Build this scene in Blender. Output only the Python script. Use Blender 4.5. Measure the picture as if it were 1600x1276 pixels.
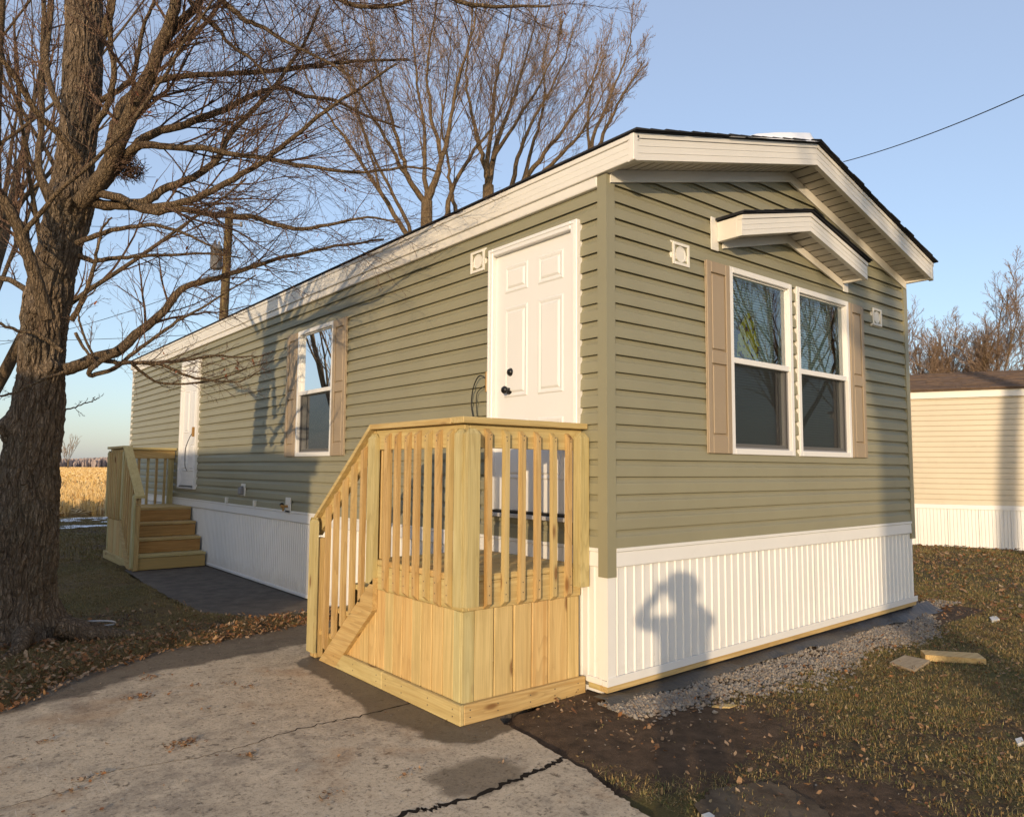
import bpy, math, random
import numpy as np
from mathutils import Vector, Matrix
random.seed(7); rng = np.random.default_rng(7)
S = bpy.context.scene; COL = S.collection
for o in list(bpy.data.objects): bpy.data.objects.remove(o)

# ------------------------------------------------------------------ camera
CAM = np.array([-3.4937, -3.3006, 1.3423]); YAW, PIT, ROL, FPX = 0.6855, 0.0809, 0.0067, 1152.2
CF = np.array([math.sin(YAW)*math.cos(PIT), math.cos(YAW)*math.cos(PIT), math.sin(PIT)])
_r = np.array([math.cos(YAW), -math.sin(YAW), 0.0]); _u = np.cross(_r, CF)
CR = _r*math.cos(ROL)+_u*math.sin(ROL); CU = _u*math.cos(ROL)-_r*math.sin(ROL)
cam = bpy.data.cameras.new('camera'); camo = bpy.data.objects.new('camera', cam); COL.objects.link(camo)
m = Matrix.Identity(4)
for i in range(3): m[i][0], m[i][1], m[i][2], m[i][3] = CR[i], CU[i], -CF[i], CAM[i]
camo.matrix_world = m
cam.sensor_fit = 'HORIZONTAL'; cam.sensor_width = 36.0; cam.lens = FPX/1600*36.0
cam.clip_start = 0.02; cam.clip_end = 4000
S.camera = camo
# ------------------------------------------------------------------ sky and sun
SUN = np.array([-.7678, -.6229, .1501]); SUN = SUN/np.linalg.norm(SUN)
w = bpy.data.worlds.new('World'); S.world = w; w.use_nodes = True
nt = w.node_tree; nt.nodes.clear()
sky = nt.nodes.new('ShaderNodeTexSky'); sky.sky_type = 'NISHITA'; sky.sun_disc = False
sky.sun_elevation = math.asin(SUN[2]); sky.sun_rotation = math.atan2(SUN[0], SUN[1])
sky.altitude = 200; sky.air_density = 1.0; sky.dust_density = 1.5; sky.ozone_density = 2.4
bg = nt.nodes.new('ShaderNodeBackground'); bg.inputs[1].default_value = 0.15
wo = nt.nodes.new('ShaderNodeOutputWorld'); hz = nt.nodes.new('ShaderNodeMix'); hz.data_type = 'RGBA'; hz.inputs[0].default_value = 0.28     # even thin winter haze over the whole sky
nt.links.new(sky.outputs[0], hz.inputs[6]); hz.inputs[7].default_value = (4.0, 4.15, 5.0, 1); nt.links.new(hz.outputs[2], bg.inputs[0]); nt.links.new(bg.outputs[0], wo.inputs[0])
sl = bpy.data.lights.new('sun', 'SUN'); sl.energy = 2.35; sl.angle = math.radians(0.6); sl.color = (1.0, 0.755, 0.48)
so = bpy.data.objects.new('sun', sl); COL.objects.link(so); so.location = (-20, -20, 20)
so.rotation_euler = Vector(SUN).to_track_quat('Z', 'Y').to_euler()
S.view_settings.view_transform = 'Standard'; S.view_settings.look = 'None'
S.view_settings.exposure = 0.68; S.view_settings.gamma = 1.0; S.view_settings.use_curve_mapping = False
S.render.engine = 'CYCLES'

# ------------------------------------------------------------------ materials
MATS = {}
class NT:
    def __init__(s, name):
        s.m = bpy.data.materials.new(name); s.m.use_nodes = True; s.t = s.m.node_tree
        s.t.nodes.clear(); s.out = s.t.nodes.new('ShaderNodeOutputMaterial')
        s.b = s.t.nodes.new('ShaderNodeBsdfPrincipled'); s.t.links.new(s.b.outputs[0], s.out.inputs[0])
        s.tc = s.t.nodes.new('ShaderNodeTexCoord'); s.P = s.tc.outputs['Object']; MATS[name] = s.m
    def n(s, typ, **kw):
        x = s.t.nodes.new('ShaderNode'+typ)
        for k, v in kw.items(): setattr(x, k, v)
        return x
    def l(s, a, b): s.t.links.new(a, b)
    def put(s, sock, v):
        if hasattr(v, 'links'): s.l(v, sock)
        else: sock.default_value = v
    def noise(s, scale, detail=4, rough=.6, vec=None, dist=0.):
        x = s.n('TexNoise'); s.put(x.inputs['Scale'], scale); x.inputs['Detail'].default_value = detail
        x.inputs['Roughness'].default_value = rough; x.inputs['Distortion'].default_value = dist
        s.l(vec or s.P, x.inputs['Vector']); return x.outputs['Fac']
    def voro(s, scale, vec=None, feature='F1', out='Distance'):
        x = s.n('TexVoronoi', feature=feature); x.inputs['Scale'].default_value = scale
        s.l(vec or s.P, x.inputs['Vector']); return x.outputs[out]
    def ramp(s, fac, stops):
        x = s.n('ValToRGB'); s.l(fac, x.inputs[0]); e = x.color_ramp.elements
        while len(e) < len(stops): e.new(.5)
        for i, (p, c) in enumerate(stops):
            e[i].position = p; e[i].color = (c, c, c, 1) if not isinstance(c, tuple) else (*c, 1)
        return x.outputs[0]
    def mix(s, f, a, b, typ='MIX'):
        x = s.n('Mix', data_type='RGBA', blend_type=typ)
        s.put(x.inputs[0], f)
        for i, v in ((6, a), (7, b)): s.put(x.inputs[i], v if hasattr(v, 'links') else (*v, 1))
        return x.outputs[2]
    def math(s, op, a, b=0., c=None):
        x = s.n('Math', operation=op); s.put(x.inputs[0], a); s.put(x.inputs[1], b)
        if c is not None: s.put(x.inputs[2], c)
        return x.outputs[0]
    def mapv(s, scale, loc=(0, 0, 0), vec=None):
        x = s.n('Mapping'); s.l(vec or s.P, x.inputs[0]); x.inputs['Scale'].default_value = scale; x.inputs['Location'].default_value = loc
        return x.outputs[0]
    def rnd(s): return s.n('ObjectInfo').outputs['Random']
    def rvec(s, k=37.):
        r = s.math('MULTIPLY', s.rnd(), k); c = s.n('CombineXYZ')
        s.l(r, c.inputs[0]); s.l(s.math('MULTIPLY', r, 1.7), c.inputs[1]); s.l(s.math('MULTIPLY', r, .6), c.inputs[2])
        a = s.n('VectorMath', operation='ADD'); s.l(s.P, a.inputs[0]); s.l(c.outputs[0], a.inputs[1]); return a.outputs[0]
    def bump(s, h, strength=.3, dist=.01):
        x = s.n('Bump'); x.inputs['Strength'].default_value = strength; x.inputs['Distance'].default_value = dist
        s.l(h, x.inputs['Height']); s.l(x.outputs[0], s.b.inputs['Normal'])
    def fin(s, col, rough=.6, spec=.5):
        s.put(s.b.inputs['Base Color'], col if hasattr(col, 'links') else (*col, 1))
        s.put(s.b.inputs['Roughness'], rough); s.b.inputs['Specular IOR Level'].default_value = spec; return s.m

def vinyl(name, col, rough=.42, var=.08, grain=None, dirt=.12):
    s = NT(name); v = s.noise(1.3, 5); c2 = tuple(x*(1-var*2) for x in col)
    c = s.mix(s.ramp(v, [(.35, 0.), (.7, 1.)]), col, c2)
    d = s.ramp(s.noise(5., 8, .7), [(.55, 0.), (.8, 1.)])
    c = s.mix(s.math('MULTIPLY', d, dirt), c, (.16, .13, .09))
    c = s.mix(s.math('MULTIPLY', s.rnd(), .07), c, tuple(x*.6 for x in col))
    if grain: s.bump(s.noise(6., 5, .65, s.mapv(grain)), .16, .004)
    else: s.bump(s.noise(9., 3), .05, .003)
    return s.fin(c, rough, .4)
vinyl('siding_side', (.268, .252, .165), .40, .05, (12, .7, 60))
vinyl('siding_gable', (.268, .252, .165), .40, .05, (.7, 12, 60))
vinyl('post_green', (.268, .252, .165), .38, .04)
vinyl('white_vinyl', (.74, .735, .715), .35, .03, None, .08)
vinyl('white_trim', (.72, .70, .65), .42, .04, (2, 2, 40), .10)
vinyl('white_door', (.74, .735, .72), .38, .02, None, .03)
vinyl('soffit_vinyl', (.62, .58, .51), .5, .05)
vinyl('shutter_tan', (.335, .262, .178), .5, .05, (60, 60, 3))
vinyl('beige_siding', (.56, .49, .37), .45, .05, None, .12)
vinyl('grey_plastic', (.22, .22, .23), .5, .05)
vinyl('black_metal', (.012, .012, .013), .28, .0, None, .0)
vinyl('black_cable', (.015, .015, .016), .5, .0, None, .0)
vinyl('white_plastic', (.72, .70, .64), .45, .03)
vinyl('aluminium', (.45, .45, .46), .35, .05)
vinyl('screw', (.10, .085, .06), .4, .0)
vinyl('brass', (.35, .2, .06), .35, .05)
vinyl('blind_white', (.70, .78, .70), .5, .03, None, .0)

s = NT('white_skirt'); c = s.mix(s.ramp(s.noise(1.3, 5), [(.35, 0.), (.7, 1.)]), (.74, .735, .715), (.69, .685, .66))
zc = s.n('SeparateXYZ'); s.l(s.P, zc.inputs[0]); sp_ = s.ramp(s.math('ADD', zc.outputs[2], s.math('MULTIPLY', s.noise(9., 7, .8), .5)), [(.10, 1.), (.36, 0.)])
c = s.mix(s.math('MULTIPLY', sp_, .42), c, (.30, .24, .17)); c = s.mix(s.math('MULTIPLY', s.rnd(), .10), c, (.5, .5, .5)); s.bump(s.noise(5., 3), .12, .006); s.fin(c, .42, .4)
def wood(name, axis, base=(.58, .425, .195), dark=(.45, .285, .105), green=(.53, .45, .215)):
    s = NT(name); P = s.rvec()
    sc = [15., 15., 15.]; sc[axis] = .55; V = s.mapv(sc, vec=P)
    g = s.noise(2.2, 7, .62, V, 1.2); g2 = s.noise(9., 4, .6, V, .3)
    c = s.mix(s.ramp(g, [(.36, 0.), (.66, 1.)]), base, dark)
    c = s.mix(s.math('MULTIPLY', s.ramp(g2, [(.45, 0.), (.75, 1.)]), .35), c, tuple(x*.62 for x in dark))
    sc3 = [5.5, 5.5, 5.5]; sc3[axis] = .5
    cg = s.math('FRACT', s.math('MULTIPLY', s.noise(1.5, 2, .4, s.mapv(sc3, vec=P), .3), 11.))
    c = s.mix(s.math('MULTIPLY', s.ramp(cg, [(.0, 1.), (.16, .75), (.5, 0.), (1., .1)]), .42), c, tuple(x*.66 for x in dark))
    r2 = s.math('FRACT', s.math('MULTIPLY', s.rnd(), 7.31))
    c = s.mix(s.ramp(r2, [(.25, 0.), (.9, .85)]), c, s.mix(s.ramp(g, [(.4, 0.), (.7, 1.)]), green, (.40, .315, .13)))
    sk = [7.5, 7.5, 7.5]; sk[axis] = 2.6
    kv = s.mapv(sk, vec=P); kd = s.voro(1., kv); kc = s.n('TexVoronoi'); kc.inputs['Scale'].default_value = 1.; s.l(kv, kc.inputs['Vector'])
    sp = s.n('SeparateColor'); s.l(kc.outputs['Color'], sp.inputs[0])
    kn = s.math('MULTIPLY', s.ramp(kd, [(.07, 1.), (.17, 0.)]), s.ramp(sp.outputs[0], [(.52, 0.), (.58, 1.)]))
    c = s.mix(s.math('MULTIPLY', kn, .8), c, (.15, .06, .018))
    c = s.mix(s.math('MULTIPLY', s.ramp(s.noise(2.5, 5), [(.5, 0.), (.8, 1.)]), .3), c, (.28, .19, .085))
    s.bump(g2, .22, .002); return s.fin(c, .62, .3)
for i, a in enumerate('xyz'): wood('wood_'+a, i)
wood('wood_skirt', 2, (.65, .46, .205), (.55, .33, .12), (.60, .47, .22))
wood('wood_post', 2, (.54, .46, .235), (.43, .34, .14), (.51, .47, .25))
wood('wood_baluster', 2, (.57, .405, .19), (.43, .265, .10), (.54, .42, .195))
wood('wood_riser', 0, (.50, .29, .10), (.34, .165, .05), (.48, .33, .12))
wood('wood_pole', 2, (.13, .075, .05), (.06, .034, .023), (.11, .07, .05))

def shingle(name, a, b):
    s = NT(name); v = s.noise(60., 4, .8); r = s.rnd()
    c = s.mix(s.ramp(v, [(.3, 0.), (.7, 1.)]), a, b)
    bk = s.n('TexBrick'); bk.inputs['Scale'].default_value = 3.; bk.inputs['Mortar Size'].default_value = .0
    s.l(s.P, bk.inputs[0]); bk.inputs['Color1'].default_value = (*a, 1); bk.inputs['Color2'].default_value = (*b, 1)
    c = s.mix(.5, c, bk.outputs[0]); c = s.mix(s.math('MULTIPLY', r, .4), c, tuple(x*.5 for x in a))
    s.bump(v, .5, .004); return s.fin(c, .9, .2)
shingle('shingle_black', (.02, .021, .026), (.045, .046, .052))
shingle('shingle_brown', (.10, .066, .045), (.19, .13, .09))

s = NT('snow'); s.bump(s.noise(30., 5), .3, .01); s.fin((.82, .84, .88), .6); s.b.inputs['Subsurface Weight'].default_value = .0

def bark(name, a, b, c3, scale):
    s = NT(name); wv = s.n('TexNoise'); wv.inputs['Scale'].default_value = scale*.35; wv.inputs['Detail'].default_value = 3; s.l(s.P, wv.inputs['Vector'])
    ad = s.n('VectorMath', operation='MULTIPLY_ADD'); s.l(wv.outputs['Color'], ad.inputs[0]); ad.inputs[1].default_value = (1.6/scale,)*3; s.l(s.P, ad.inputs[2])
    V = s.mapv((scale*1.5, scale*1.5, scale*.26), vec=ad.outputs[0]); f = s.noise(1.2, 8, .75, V, .4)
    ed = s.voro(1., V, 'DISTANCE_TO_EDGE'); e2 = s.voro(2.3, V, 'DISTANCE_TO_EDGE')
    pl = s.math('MULTIPLY', s.ramp(ed, [(.0, 0.), (.16, 1.)]), s.ramp(e2, [(.0, .45), (.14, 1.)]))
    c = s.mix(s.ramp(f, [(.33, 0.), (.66, 1.)]), a, b)
    c = s.mix(s.math('MULTIPLY', s.ramp(s.noise(2.2, 5), [(.5, 0.), (.72, 1.)]), .55), c, c3)
    c = s.mix(s.math('MULTIPLY', s.math('SUBTRACT', 1., pl), .55), c, tuple(x*.45 for x in a))
    s.bump(s.math('ADD', s.math('MULTIPLY', f, .6), pl), .95, .022); return s.fin(c, .92, .15)
bark('bark_near', (.12, .088, .062), (.31, .235, .165), (.23, .205, .15), 17.)
bark('bark_limb', (.13, .092, .060), (.29, .21, .13), (.19, .155, .105), 22.)
bark('bark_twig', (.15, .095, .07), (.30, .195, .14), (.20, .135, .10), 22.)
bark('bark_far', (.14, .095, .055), (.30, .215, .125), (.21, .165, .10), 9.)
bark('bark_far_twig', (.29, .20, .14), (.44, .32, .225), (.35, .24, .17), 9.)

def speck(name, cols, rough=.85):
    s = NT(name); g = s.n('NewGeometry'); r = g.outputs['Random Per Island']
    n = len(cols); c = s.ramp(r, [((i+.5)/n, cc) for i, cc in enumerate(cols)])
    s.fin(c, rough, .25); return s
speck('grass_blade', [(.15, .098, .04), (.24, .155, .058), (.34, .23, .09), (.14, .13, .04), (.085, .12, .03), (.22, .18, .06), (.44, .33, .16)], .7)
speck('grass_shade', [(.15, .105, .045), (.22, .155, .065), (.30, .215, .095), (.17, .14, .05), (.12, .12, .04), (.26, .19, .08)], .7)
speck('leaf', [(.17, .075, .032), (.26, .115, .040), (.33, .20, .10), (.12, .055, .028), (.38, .27, .17), (.21, .12, .06)], .7)
speck('litter', [(.09, .06, .03), (.22, .14, .06), (.28, .19, .09), (.05, .035, .02), (.34, .25, .14), (.14, .12, .04), (.10, .06, .035)], .8)
speck('red_leaf', [(.20, .07, .035), (.26, .10, .045)], .7)
speck('gravel', [(.20, .175, .15), (.29, .26, .22), (.14, .13, .12), (.36, .30, .23), (.23, .17, .12), (.20, .19, .18)], .85)
speck('stubble', [(.50, .33, .12), (.60, .43, .19), (.40, .25, .09), (.66, .52, .30), (.33, .19, .07)], .8)
speck('litter_white', [(.7, .7, .68), (.55, .55, .55)], .7)

# ground materials
s = NT('ground'); a = s.noise(1.1, 6, .65); b = s.noise(9., 7, .7); d = s.noise(60., 5, .8)
soil = s.mix(s.ramp(b, [(.3, 0.), (.7, 1.)]), (.052, .037, .026), (.15, .10, .065))
gr = s.mix(s.ramp(d, [(.3, 0.), (.7, 1.)]), (.085, .062, .028), (.23, .16, .072))
gr = s.mix(s.ramp(s.noise(.45, 4), [(.45, 0.), (.65, 1.)]), gr, (.095, .092, .034))
at = s.n('Attribute', attribute_name='lawn')
c = s.mix(s.ramp(s.math('ADD', at.outputs['Fac'], s.math('MULTIPLY', s.math('SUBTRACT', b, .5), .9)), [(.4, 0.), (.6, 1.)]), soil, gr)
s.bump(s.math('ADD', b, s.math('MULTIPLY', d, .6)), .8, .03); s.fin(c, .95, .15)

s = NT('concrete'); a = s.noise(.9, 6, .6); b = s.noise(6., 8, .72); d = s.noise(70., 5, .75); vo = s.voro(26.)
c = s.mix(s.ramp(a, [(.35, 0.), (.66, 1.)]), (.56, .45, .31), (.34, .275, .20))
c = s.mix(s.ramp(b, [(.38, 0.), (.64, 1.)]), c, (.62, .505, .355))
c = s.mix(s.math('MULTIPLY', s.ramp(s.noise(3.2, 8, .75), [(.52, 0.), (.64, 1.)]), .42), c, (.19, .16, .125))
e2 = s.noise(38., 6, .8)
c = s.mix(s.math('MULTIPLY', s.ramp(e2, [(.36, 1.), (.47, 0.)]), .8), c, (.15, .12, .09))
c = s.mix(s.math('MULTIPLY', s.ramp(e2, [(.56, 0.), (.66, 1.)]), .55), c, (.62, .53, .41))
c = s.mix(s.math('MULTIPLY', s.ramp(d, [(.32, 1.), (.46, 0.)]), .7), c, (.13, .105, .08))
c = s.mix(s.math('MULTIPLY', s.ramp(s.noise(17., 5, .65), [(.60, 0.), (.67, 1.)]), .75), c, (.10, .075, .05))
c = s.mix(s.math('MULTIPLY', s.ramp(s.noise(1.8, 5, .6, s.mapv((1, 1, 1), (9, 4, 0))), [(.56, 0.), (.66, 1.)]), .42), c, (.33, .19, .09))
for rot_, th_ in (((30, 1.6, 1), .70), ((2.2, 26, 1), .715)):
    scr = s.noise(2., 4, .5, s.mapv(rot_), .5)
    c = s.mix(s.math('MULTIPLY', s.ramp(scr, [(th_, 0.), (th_+.05, 1.)]), .6), c, (.66, .60, .50))
# ground shade along the verge painted into the slab colour, with leaf mould
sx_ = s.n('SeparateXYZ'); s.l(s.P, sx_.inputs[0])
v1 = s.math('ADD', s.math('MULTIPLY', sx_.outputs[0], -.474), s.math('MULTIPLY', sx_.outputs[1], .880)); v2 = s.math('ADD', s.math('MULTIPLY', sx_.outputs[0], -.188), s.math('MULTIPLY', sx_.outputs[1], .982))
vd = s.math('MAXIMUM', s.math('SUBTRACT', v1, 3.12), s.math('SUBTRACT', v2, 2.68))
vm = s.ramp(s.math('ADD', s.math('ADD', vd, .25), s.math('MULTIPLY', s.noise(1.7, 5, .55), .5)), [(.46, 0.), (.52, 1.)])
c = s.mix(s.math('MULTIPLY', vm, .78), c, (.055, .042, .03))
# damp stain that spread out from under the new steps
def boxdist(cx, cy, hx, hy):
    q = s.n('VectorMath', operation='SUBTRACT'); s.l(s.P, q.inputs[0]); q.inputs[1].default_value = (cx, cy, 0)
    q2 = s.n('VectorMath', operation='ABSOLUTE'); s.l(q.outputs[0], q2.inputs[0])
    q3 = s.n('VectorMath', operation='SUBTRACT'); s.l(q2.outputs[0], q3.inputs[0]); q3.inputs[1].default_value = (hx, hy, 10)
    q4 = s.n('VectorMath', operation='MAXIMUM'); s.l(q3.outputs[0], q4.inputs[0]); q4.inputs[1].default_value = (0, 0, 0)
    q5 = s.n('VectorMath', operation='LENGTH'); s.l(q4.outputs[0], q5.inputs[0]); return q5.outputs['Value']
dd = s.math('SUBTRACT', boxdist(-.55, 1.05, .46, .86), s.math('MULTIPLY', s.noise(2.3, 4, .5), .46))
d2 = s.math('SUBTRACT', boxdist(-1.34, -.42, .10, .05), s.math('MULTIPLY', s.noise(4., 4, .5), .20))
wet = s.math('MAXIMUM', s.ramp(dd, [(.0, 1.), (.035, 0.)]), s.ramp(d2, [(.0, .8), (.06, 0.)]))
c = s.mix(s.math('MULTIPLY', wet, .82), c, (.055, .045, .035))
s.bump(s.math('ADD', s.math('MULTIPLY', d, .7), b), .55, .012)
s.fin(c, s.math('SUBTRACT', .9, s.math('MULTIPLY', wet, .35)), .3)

s = NT('asphalt'); b = s.noise(7., 7, .7); d = s.noise(120., 4, .8)
c = s.mix(s.ramp(b, [(.35, 0.), (.7, 1.)]), (.08, .067, .056), (.155, .13, .105))
c = s.mix(s.math('MULTIPLY', s.ramp(s.noise(1.5, 5), [(.6, 0.), (.72, 1.)]), .5), c, (.16, .13, .10))
s.bump(d, .6, .01); s.fin(c, .85, .3)
s = NT('field'); b = s.noise(.25, 8, .75); d = s.noise(3., 8, .75, s.mapv((1.3, .25, 1)))
c = s.mix(s.ramp(d, [(.35, 0.), (.62, 1.)]), (.33, .20, .07), (.62, .43, .19))
c = s.mix(s.ramp(b, [(.3, 0.), (.7, .5)]), c, (.70, .50, .24)); s.fin(c, .95, .1)
s = NT('woods'); b = s.noise(.05, 8, .8, s.mapv((1, 1, 2)))
s.fin(s.mix(s.ramp(b, [(.3, 0.), (.7, 1.)]), (.27, .22, .21), (.40, .33, .31)), 1., .05)  # distance haze is painted into these woods colours
s = NT('crack_dirt'); s.fin((.022, .017, .013), .95, .1)
s = NT('path_dirt'); s.bump(s.noise(40., 6, .7), .5, .01); s.fin(s.mix(s.ramp(s.noise(5., 7, .7), [(.35, 0.), (.65, 1.)]), (.16, .12, .08), (.065, .047, .032)), .95, .15)
s = NT('liner'); s.bump(s.noise(14., 4), .5, .02); s.fin((.022, .023, .027), .38, .5)
s = NT('plywood'); s.fin(s.mix(s.ramp(s.noise(8., 5, .6, s.mapv((1, 7, 1))), [(.3, 0.), (.7, 1.)]), (.42, .33, .22), (.30, .23, .15)), .8, .2)
s = NT('interior'); s.fin((.16, .15, .14), .9, .1)
s = NT('warning_paper'); v = s.voro(26., None, 'F1', 'Distance')
s.fin(s.mix(s.ramp(s.noise(22., 3, .5), [(.53, 0.), (.57, 1.)]), (.78, .66, .04), (.10, .06, .04)), .6, .2)
s = NT('skin'); s.fin((.5, .3, .2), .6)
s = NT('jacket'); s.bump(s.noise(40., 3), .2, .01); s.fin((.06, .08, .12), .85)
s = NT('hair'); s.fin((.05, .03, .02), .7)
s = NT('phone_body'); s.fin((.02, .02, .022), .2)
s = NT('evergreen'); s.fin((.04, .06, .025), .8)

def glassmat(name, tint, base, dark=None):
    s = NT(name); s.t.nodes.remove(s.b); fr = s.n('Fresnel'); fr.inputs[0].default_value = 1.5
    f = s.math('MINIMUM', s.math('ADD', s.math('MULTIPLY', fr.outputs[0], 1.9), base), 1.)
    tr = s.n('BsdfTransparent'); tr.inputs[0].default_value = (*tint, 1); gl = s.n('BsdfGlossy'); gl.inputs['Roughness'].default_value = .0
    gl.inputs[0].default_value = (.92, .95, .97, 1)
    nb = s.n('Bump'); nb.inputs['Strength'].default_value = .012; nb.inputs['Distance'].default_value = .02
    s.l(s.noise(1.6, 1), nb.inputs['Height']); s.l(nb.outputs[0], gl.inputs['Normal'])
    mx = s.n('MixShader'); s.l(f, mx.inputs[0]); s.l(tr.outputs[0], mx.inputs[1]); s.l(gl.outputs[0], mx.inputs[2]); s.l(mx.outputs[0], s.out.inputs[0])
glassmat('glass', (.84, .93, .88), .08)
s = NT('insect_screen'); s.t.nodes.remove(s.b); tr = s.n('BsdfTransparent'); df = s.n('BsdfDiffuse'); df.inputs[0].default_value = (.03, .03, .032, 1)
mx = s.n('MixShader'); mx.inputs[0].default_value = .62; s.l(tr.outputs[0], mx.inputs[1]); s.l(df.outputs[0], mx.inputs[2]); s.l(mx.outputs[0], s.out.inputs[0])

# ------------------------------------------------------------------ mesh helpers
def obj(name, V, Fc, mat, parent=None, smooth=False, kind=None):
    me = bpy.data.meshes.new(name)
    me.from_pydata([tuple(map(float, v)) for v in V] if not isinstance(V, np.ndarray) else V.tolist(), [], [tuple(map(int, f)) for f in Fc] if not isinstance(Fc, np.ndarray) else Fc.tolist())
    me.update(); me.materials.append(MATS[mat])
    if smooth: me.polygons.foreach_set('use_smooth', np.ones(len(me.polygons), bool))
    o = bpy.data.objects.new(name, me); COL.objects.link(o); par(o, parent)
    if kind: o['kind'] = kind
    return o
def par(o, parent):
    if parent is not None:
        o.parent = parent; o.matrix_parent_inverse = Matrix.Translation(-parent.location) if parent.type == 'EMPTY' else Matrix.Identity(4)
def tag(o, label, cat, group=None, kind=None):
    o['label'] = label; o['category'] = cat
    if group: o['group'] = group
    if kind: o['kind'] = kind
    return o
def thing(name, loc, label, cat, group=None):
    o = bpy.data.objects.new(name, None); COL.objects.link(o); o.location = loc; o.empty_display_size = .2
    return tag(o, label, cat, group)
def struct(o): o['kind'] = 'structure'; return o

def boxg(x0, x1, y0, y1, z0, z1, b=.003):
    """box with chamfered edges"""
    lo = np.array([min(x0, x1), min(y0, y1), min(z0, z1)]); hi = np.array([max(x0, x1), max(y0, y1), max(z0, z1)])
    b = min(b, .45*(hi-lo).min()); V = []; idx = {}
    for sx in (0, 1):
        for sy in (0, 1):
            for sz in (0, 1):
                c = [(lo, hi)[k][i] for i, k in enumerate((sx, sy, sz))]; sg = [1 if k == 0 else -1 for k in (sx, sy, sz)]
                for ax in range(3):
                    p = [c[i]+(0 if i == ax else sg[i]*b) for i in range(3)]; idx[(sx, sy, sz, ax)] = len(V); V.append(p)
    Fc = []
    def k(d): return (d[0], d[1], d[2])
    for ax in range(3):
        u, v = (ax+1) % 3, (ax+2) % 3
        for sd in (0, 1):
            q = []
            for (a, c) in ((0, 0), (1, 0), (1, 1), (0, 1)):
                d = [0, 0, 0]; d[ax] = sd; d[u] = a; d[v] = c; q.append(idx[(*d, ax)])
            Fc.append(q if sd else q[::-1])
        for a in (0, 1):       # edges parallel to ax
            for c in (0, 1):
                d0 = [0, 0, 0]; d0[u] = a; d0[v] = c; d1 = list(d0); d1[ax] = 1
                q = [idx[(*d0, u)], idx[(*d1, u)], idx[(*d1, v)], idx[(*d0, v)]]
                Fc.append(q if (a == c) else q[::-1])
    for sx in (0, 1):
        for sy in (0, 1):
            for sz in (0, 1):
                t = [idx[(sx, sy, sz, i)] for i in range(3)]; Fc.append(t if (sx+sy+sz) % 2 == 1 else t[::-1])
    return V, Fc
class MB:
    def __init__(s): s.V = []; s.F = []
    def add(s, VF):
        k = len(s.V); s.V += [tuple(v) for v in VF[0]]; s.F += [tuple(i+k for i in f) for f in VF[1]]; return s
    def box(s, *a, **k): return s.add(boxg(*a, **k))
    def build(s, name, mat, parent=None, smooth=False, kind=None): return obj(name, s.V, s.F, mat, parent, smooth, kind)
def box(name, mat, parent, *a, **k): return obj(name, *boxg(*a, **k), mat, parent)
def prism(poly, a0, a1, fn):
    """polygon of (u,v) extruded from a0 to a1; fn(u,v,a)->xyz"""
    n = len(poly); V = [fn(u, v, a0) for u, v in poly]+[fn(u, v, a1) for u, v in poly]
    Fc = [tuple(range(n))[::-1], tuple(range(n, 2*n))]+[(i, (i+1) % n, n+(i+1) % n, n+i) for i in range(n)]
    # orient outwards
    A = np.array(V); c = A.mean(0); f = Fc[0]; nn = np.cross(A[f[1]]-A[f[0]], A[f[2]]-A[f[1]])
    if nn@(A[list(f)].mean(0)-c) < 0: Fc = [q[::-1] for q in Fc]
    return V, Fc
def lathe(cx, cy, cz, prof, axis, n=16):
    """profile (r, h) around an axis ('x','y','z') through c"""
    V = []; Fc = []
    for r, h in prof:
        for i in range(n):
            a = 2*math.pi*i/n; u, v = r*math.cos(a), r*math.sin(a)
            V.append({'x': (cx+h, cy+u, cz+v), 'y': (cx+u, cy+h, cz+v), 'z': (cx+u, cy+v, cz+h)}[axis])
    for j in range(len(prof)-1):
        for i in range(n): Fc.append((j*n+i, j*n+(i+1) % n, (j+1)*n+(i+1) % n, (j+1)*n+i))
    Fc.append(tuple(range(n))[::-1]); Fc.append(tuple(range((len(prof)-1)*n, len(prof)*n)))
    return V, Fc

def tubes(branches, sides):
    """list of (pts[n,3], radii[n]) all of any length -> V,F arrays"""
    Vs, Fs, k = [], [], 0; groups = {}
    for p, r in branches: groups.setdefault(len(p), []).append((p, r))
    ang = np.arange(sides)*2*math.pi/sides
    for n, L in groups.items():
        P = np.array([b[0] for b in L], float); Rr = np.array([b[1] for b in L], float); B = len(L)
        T = np.empty_like(P); T[:, 1:-1] = P[:, 2:]-P[:, :-2]; T[:, 0] = P[:, 1]-P[:, 0]; T[:, -1] = P[:, -1]-P[:, -2]
        T /= np.linalg.norm(T, axis=2, keepdims=True)+1e-9
        ref = np.where(np.abs(T[:, :1, 2:3]) > .9, np.array([1., 0, 0]), np.array([0, 0, 1.])); ref = np.broadcast_to(ref, T.shape)
        U = np.cross(T, ref); U /= np.linalg.norm(U, axis=2, keepdims=True)+1e-9; W = np.cross(T, U)
        ring = P[:, :, None]+Rr[:, :, None, None]*(U[:, :, None]*np.cos(ang)[None, None, :, None]+W[:, :, None]*np.sin(ang)[None, None, :, None])
        Vs.append(ring.reshape(-1, 3))
        b = np.arange(B)[:, None, None]*n*sides; i = np.arange(n-1)[None, :, None]*sides; j = np.arange(sides)[None, None, :]; j2 = (j+1) % sides
        f = np.stack([b+i+j, b+i+j2, b+i+sides+j2, b+i+sides+j], -1).reshape(-1, 4); Fs.append(f+k); k += B*n*sides
    return np.concatenate(Vs), np.concatenate(Fs)
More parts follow.
